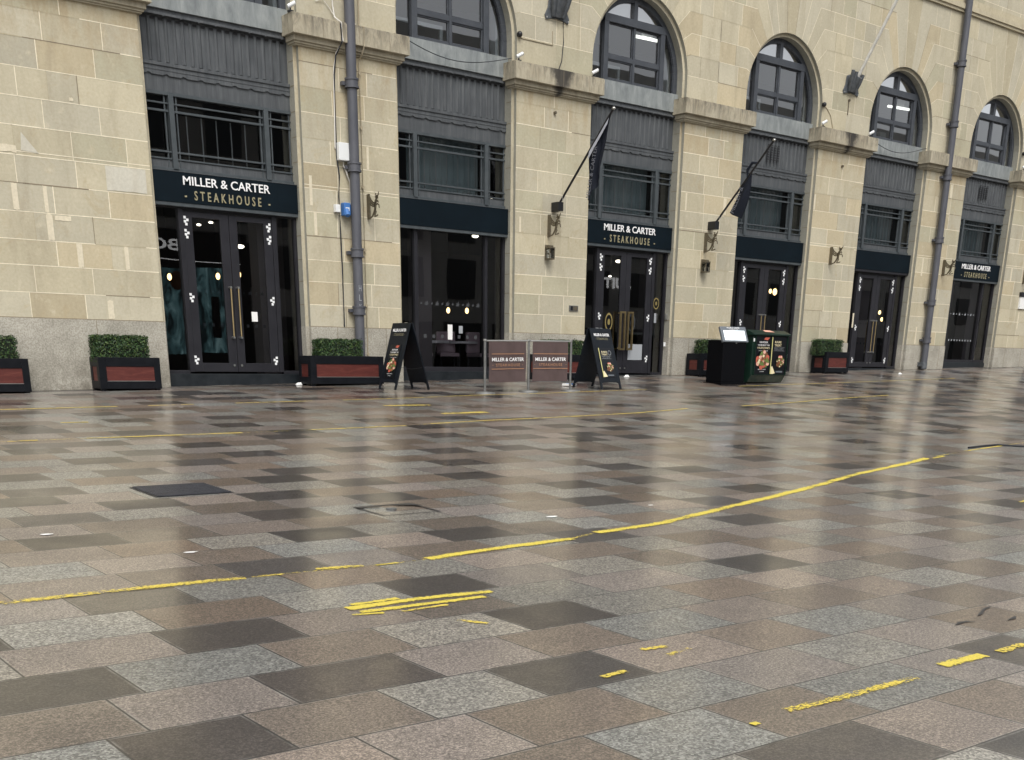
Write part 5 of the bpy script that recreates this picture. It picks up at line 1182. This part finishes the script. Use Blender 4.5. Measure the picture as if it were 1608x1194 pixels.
for pts in ([(-2.83, -17.19), (-2.74, -17.155), (-2.67, -17.165), (-2.64, -17.215), (-2.70, -17.18)], [(-2.50, -17.13), (-2.28, -17.04), (-2.2, -17.03), (-2.2, -17.045), (-2.30, -17.065), (-2.42, -17.12)], [(-2.45, -17.28), (-2.36, -17.255), (-2.30, -17.25), (-2.36, -17.285)]):
    b.face([(x, y, gz(x, y)+.004) for x, y in pts])
b.build('gap', t, recalc=False)
tag(MB().use('cable_black').tube([(7.70, -11.12, gz(7.7, -11.1)+.012), (8.3, -11.06, gz(8.3, -11)+.012), (8.7, -11.02, gz(8.7, -11)+.012), (9.0, -11.3, gz(9, -11.3)+.012), (9.6, -11.75, gz(9.6, -11.7)+.012)], .014).build('loose_strap'), 'dark strap lying on the yellow line at the far right', 'strap')
# litter
L = [(2.52, -.13, .09, 'white litter at the left foot of the long planter'), (3.757, -.62, .06, 'white scrap in front of the long planter'), (3.3, -1.65, .05, 'white scrap before the sideways pavement sign'), (11.25, -.12, .09, 'crumpled white bag on the step of the loop handle door'), (21.18, -1.02, .09, 'white scrap on the wet paving near the fifth doorway'),
     (3.375, -4.556, .05, 'white scrap between the two farther yellow lines'), (-1.335, -3.561, .04, 'white scrap on the paving under the first door'), (24.31, -1.40, .06, 'white scrap near the far lettered window'), (-6.071, -12.381, .05, 'white flake left of the ribbed drain'), (-5.489, -13.405, .05, 'white flake behind the nearest yellow line at left'), (-2.308, -13.253, .06, 'flat white paper behind the nearest yellow line centre'), (-1.029, -13.123, .04, 'white flake right of centre beyond the near yellow line')]
for x, y, s_, lab in L:
    g = random.Random(int(x*100)); b = MB().use('white_paper'); n = 9; zz = gz(x, y)
    ring = [(s_*g.uniform(.6, 1.1)*math.cos(a*6.283/n), s_*.6*g.uniform(.6, 1.1)*math.sin(a*6.283/n)) for a in range(n)]
    s_ *= .72; hz = s_*(.7 if s_ > .055 and x > -2 else .12)
    vs = [(a, c, .004) for a, c in ring]+[(a*.5, c*.5, hz*g.uniform(.5, 1.1)) for a, c in ring]+[(0, 0, hz)]
    fs = [(i, (i+1) % n, n+(i+1) % n, n+i) for i in range(n)]+[(n+i, n+(i+1) % n, 2*n) for i in range(n)]
    o = b.poly(vs, fs).build('litter'); o.location = (x, y, zz); tag(o, lab, 'litter')
o = MB().use('white_paper').box(-.16, .16, -.09, .09, 0, .05).use('blue_plastic').box(-.06, .05, -.093, .06, .02, .056).build('food_wrapper', bevel=.01); o.location = (8.0, -1.75, gz(8, -1.75)+.002); o.rotation_euler = (0, 0, .3); tag(o, 'blue and white food packet behind the steak lunch sign', 'litter')
# ---------------------------------------------------------------- the far side of the square, seen only in the glass
ob = thing('opposite_building', 'building across the square seen mirrored in the glass', 'building', (0, -44, 0))
w_ = MB().use('far_stone'); w_.box(-4, 120, -8, 0, 0, 20.5)
w_.build('wall', ob)
w_ = MB().use('far_glass')
for k in range(30):
    for z0, z1 in ((5.2, 7.6), (8.6, 11), (12, 14.6), (15.6, 18)): w_.box(-3+k*4.1, -.8+k*4.1, 0, .05, z0, z1)
    if not 4 <= k <= 6: w_.box(-3.4+k*4.1, -.2+k*4.1, 0, .06, .4, 3.7)
w_.build('windows', ob)
w_ = MB().use('far_black'); w_.box(11, 23.5, 0, .4, 0, 8.0); w_.build('shopfront', ob)
tp = MB().use('teal_poster'); tp.box(16.2, 19.5, .4, .45, 1.5, 6.0); tp.box(20.0, 22.3, .4, .45, 1.6, 6.1); tp.use('far_black'); tp.box(21.0, 21.5, .45, .47, 2.4, 4.6); tp.build('window_poster', ob)
hd = MB().use('food_brown'); hd.sphere((19.0, .5, 5.35), .42, sc_=(1, .1, 1.25)); hd.build('poster_head', ob)
l = MB().use('sign_lit'); put_text(l, 'BOSS', (17.9, .401, 7.2), 3.0, .62, .02, (Vector((-1, 0, 0)), Vector((0, 0, 1)), Vector((0, 1, 0))), bold=.02)
l.face([(12, .402, 6.4), (23, .402, 6.4), (23, .402, 6.45), (12, .402, 6.45)]); l.build('lettering', ob, recalc=False)
w_ = MB().use('sign_lit'); put_text(w_, 'SUITS', (53, .06, 6.8), 3.4, .75, .02, (Vector((-1, 0, 0)), Vector((0, 0, 1)), Vector((0, 1, 0))), bold=.03); w_.build('lettering', ob, recalc=False)
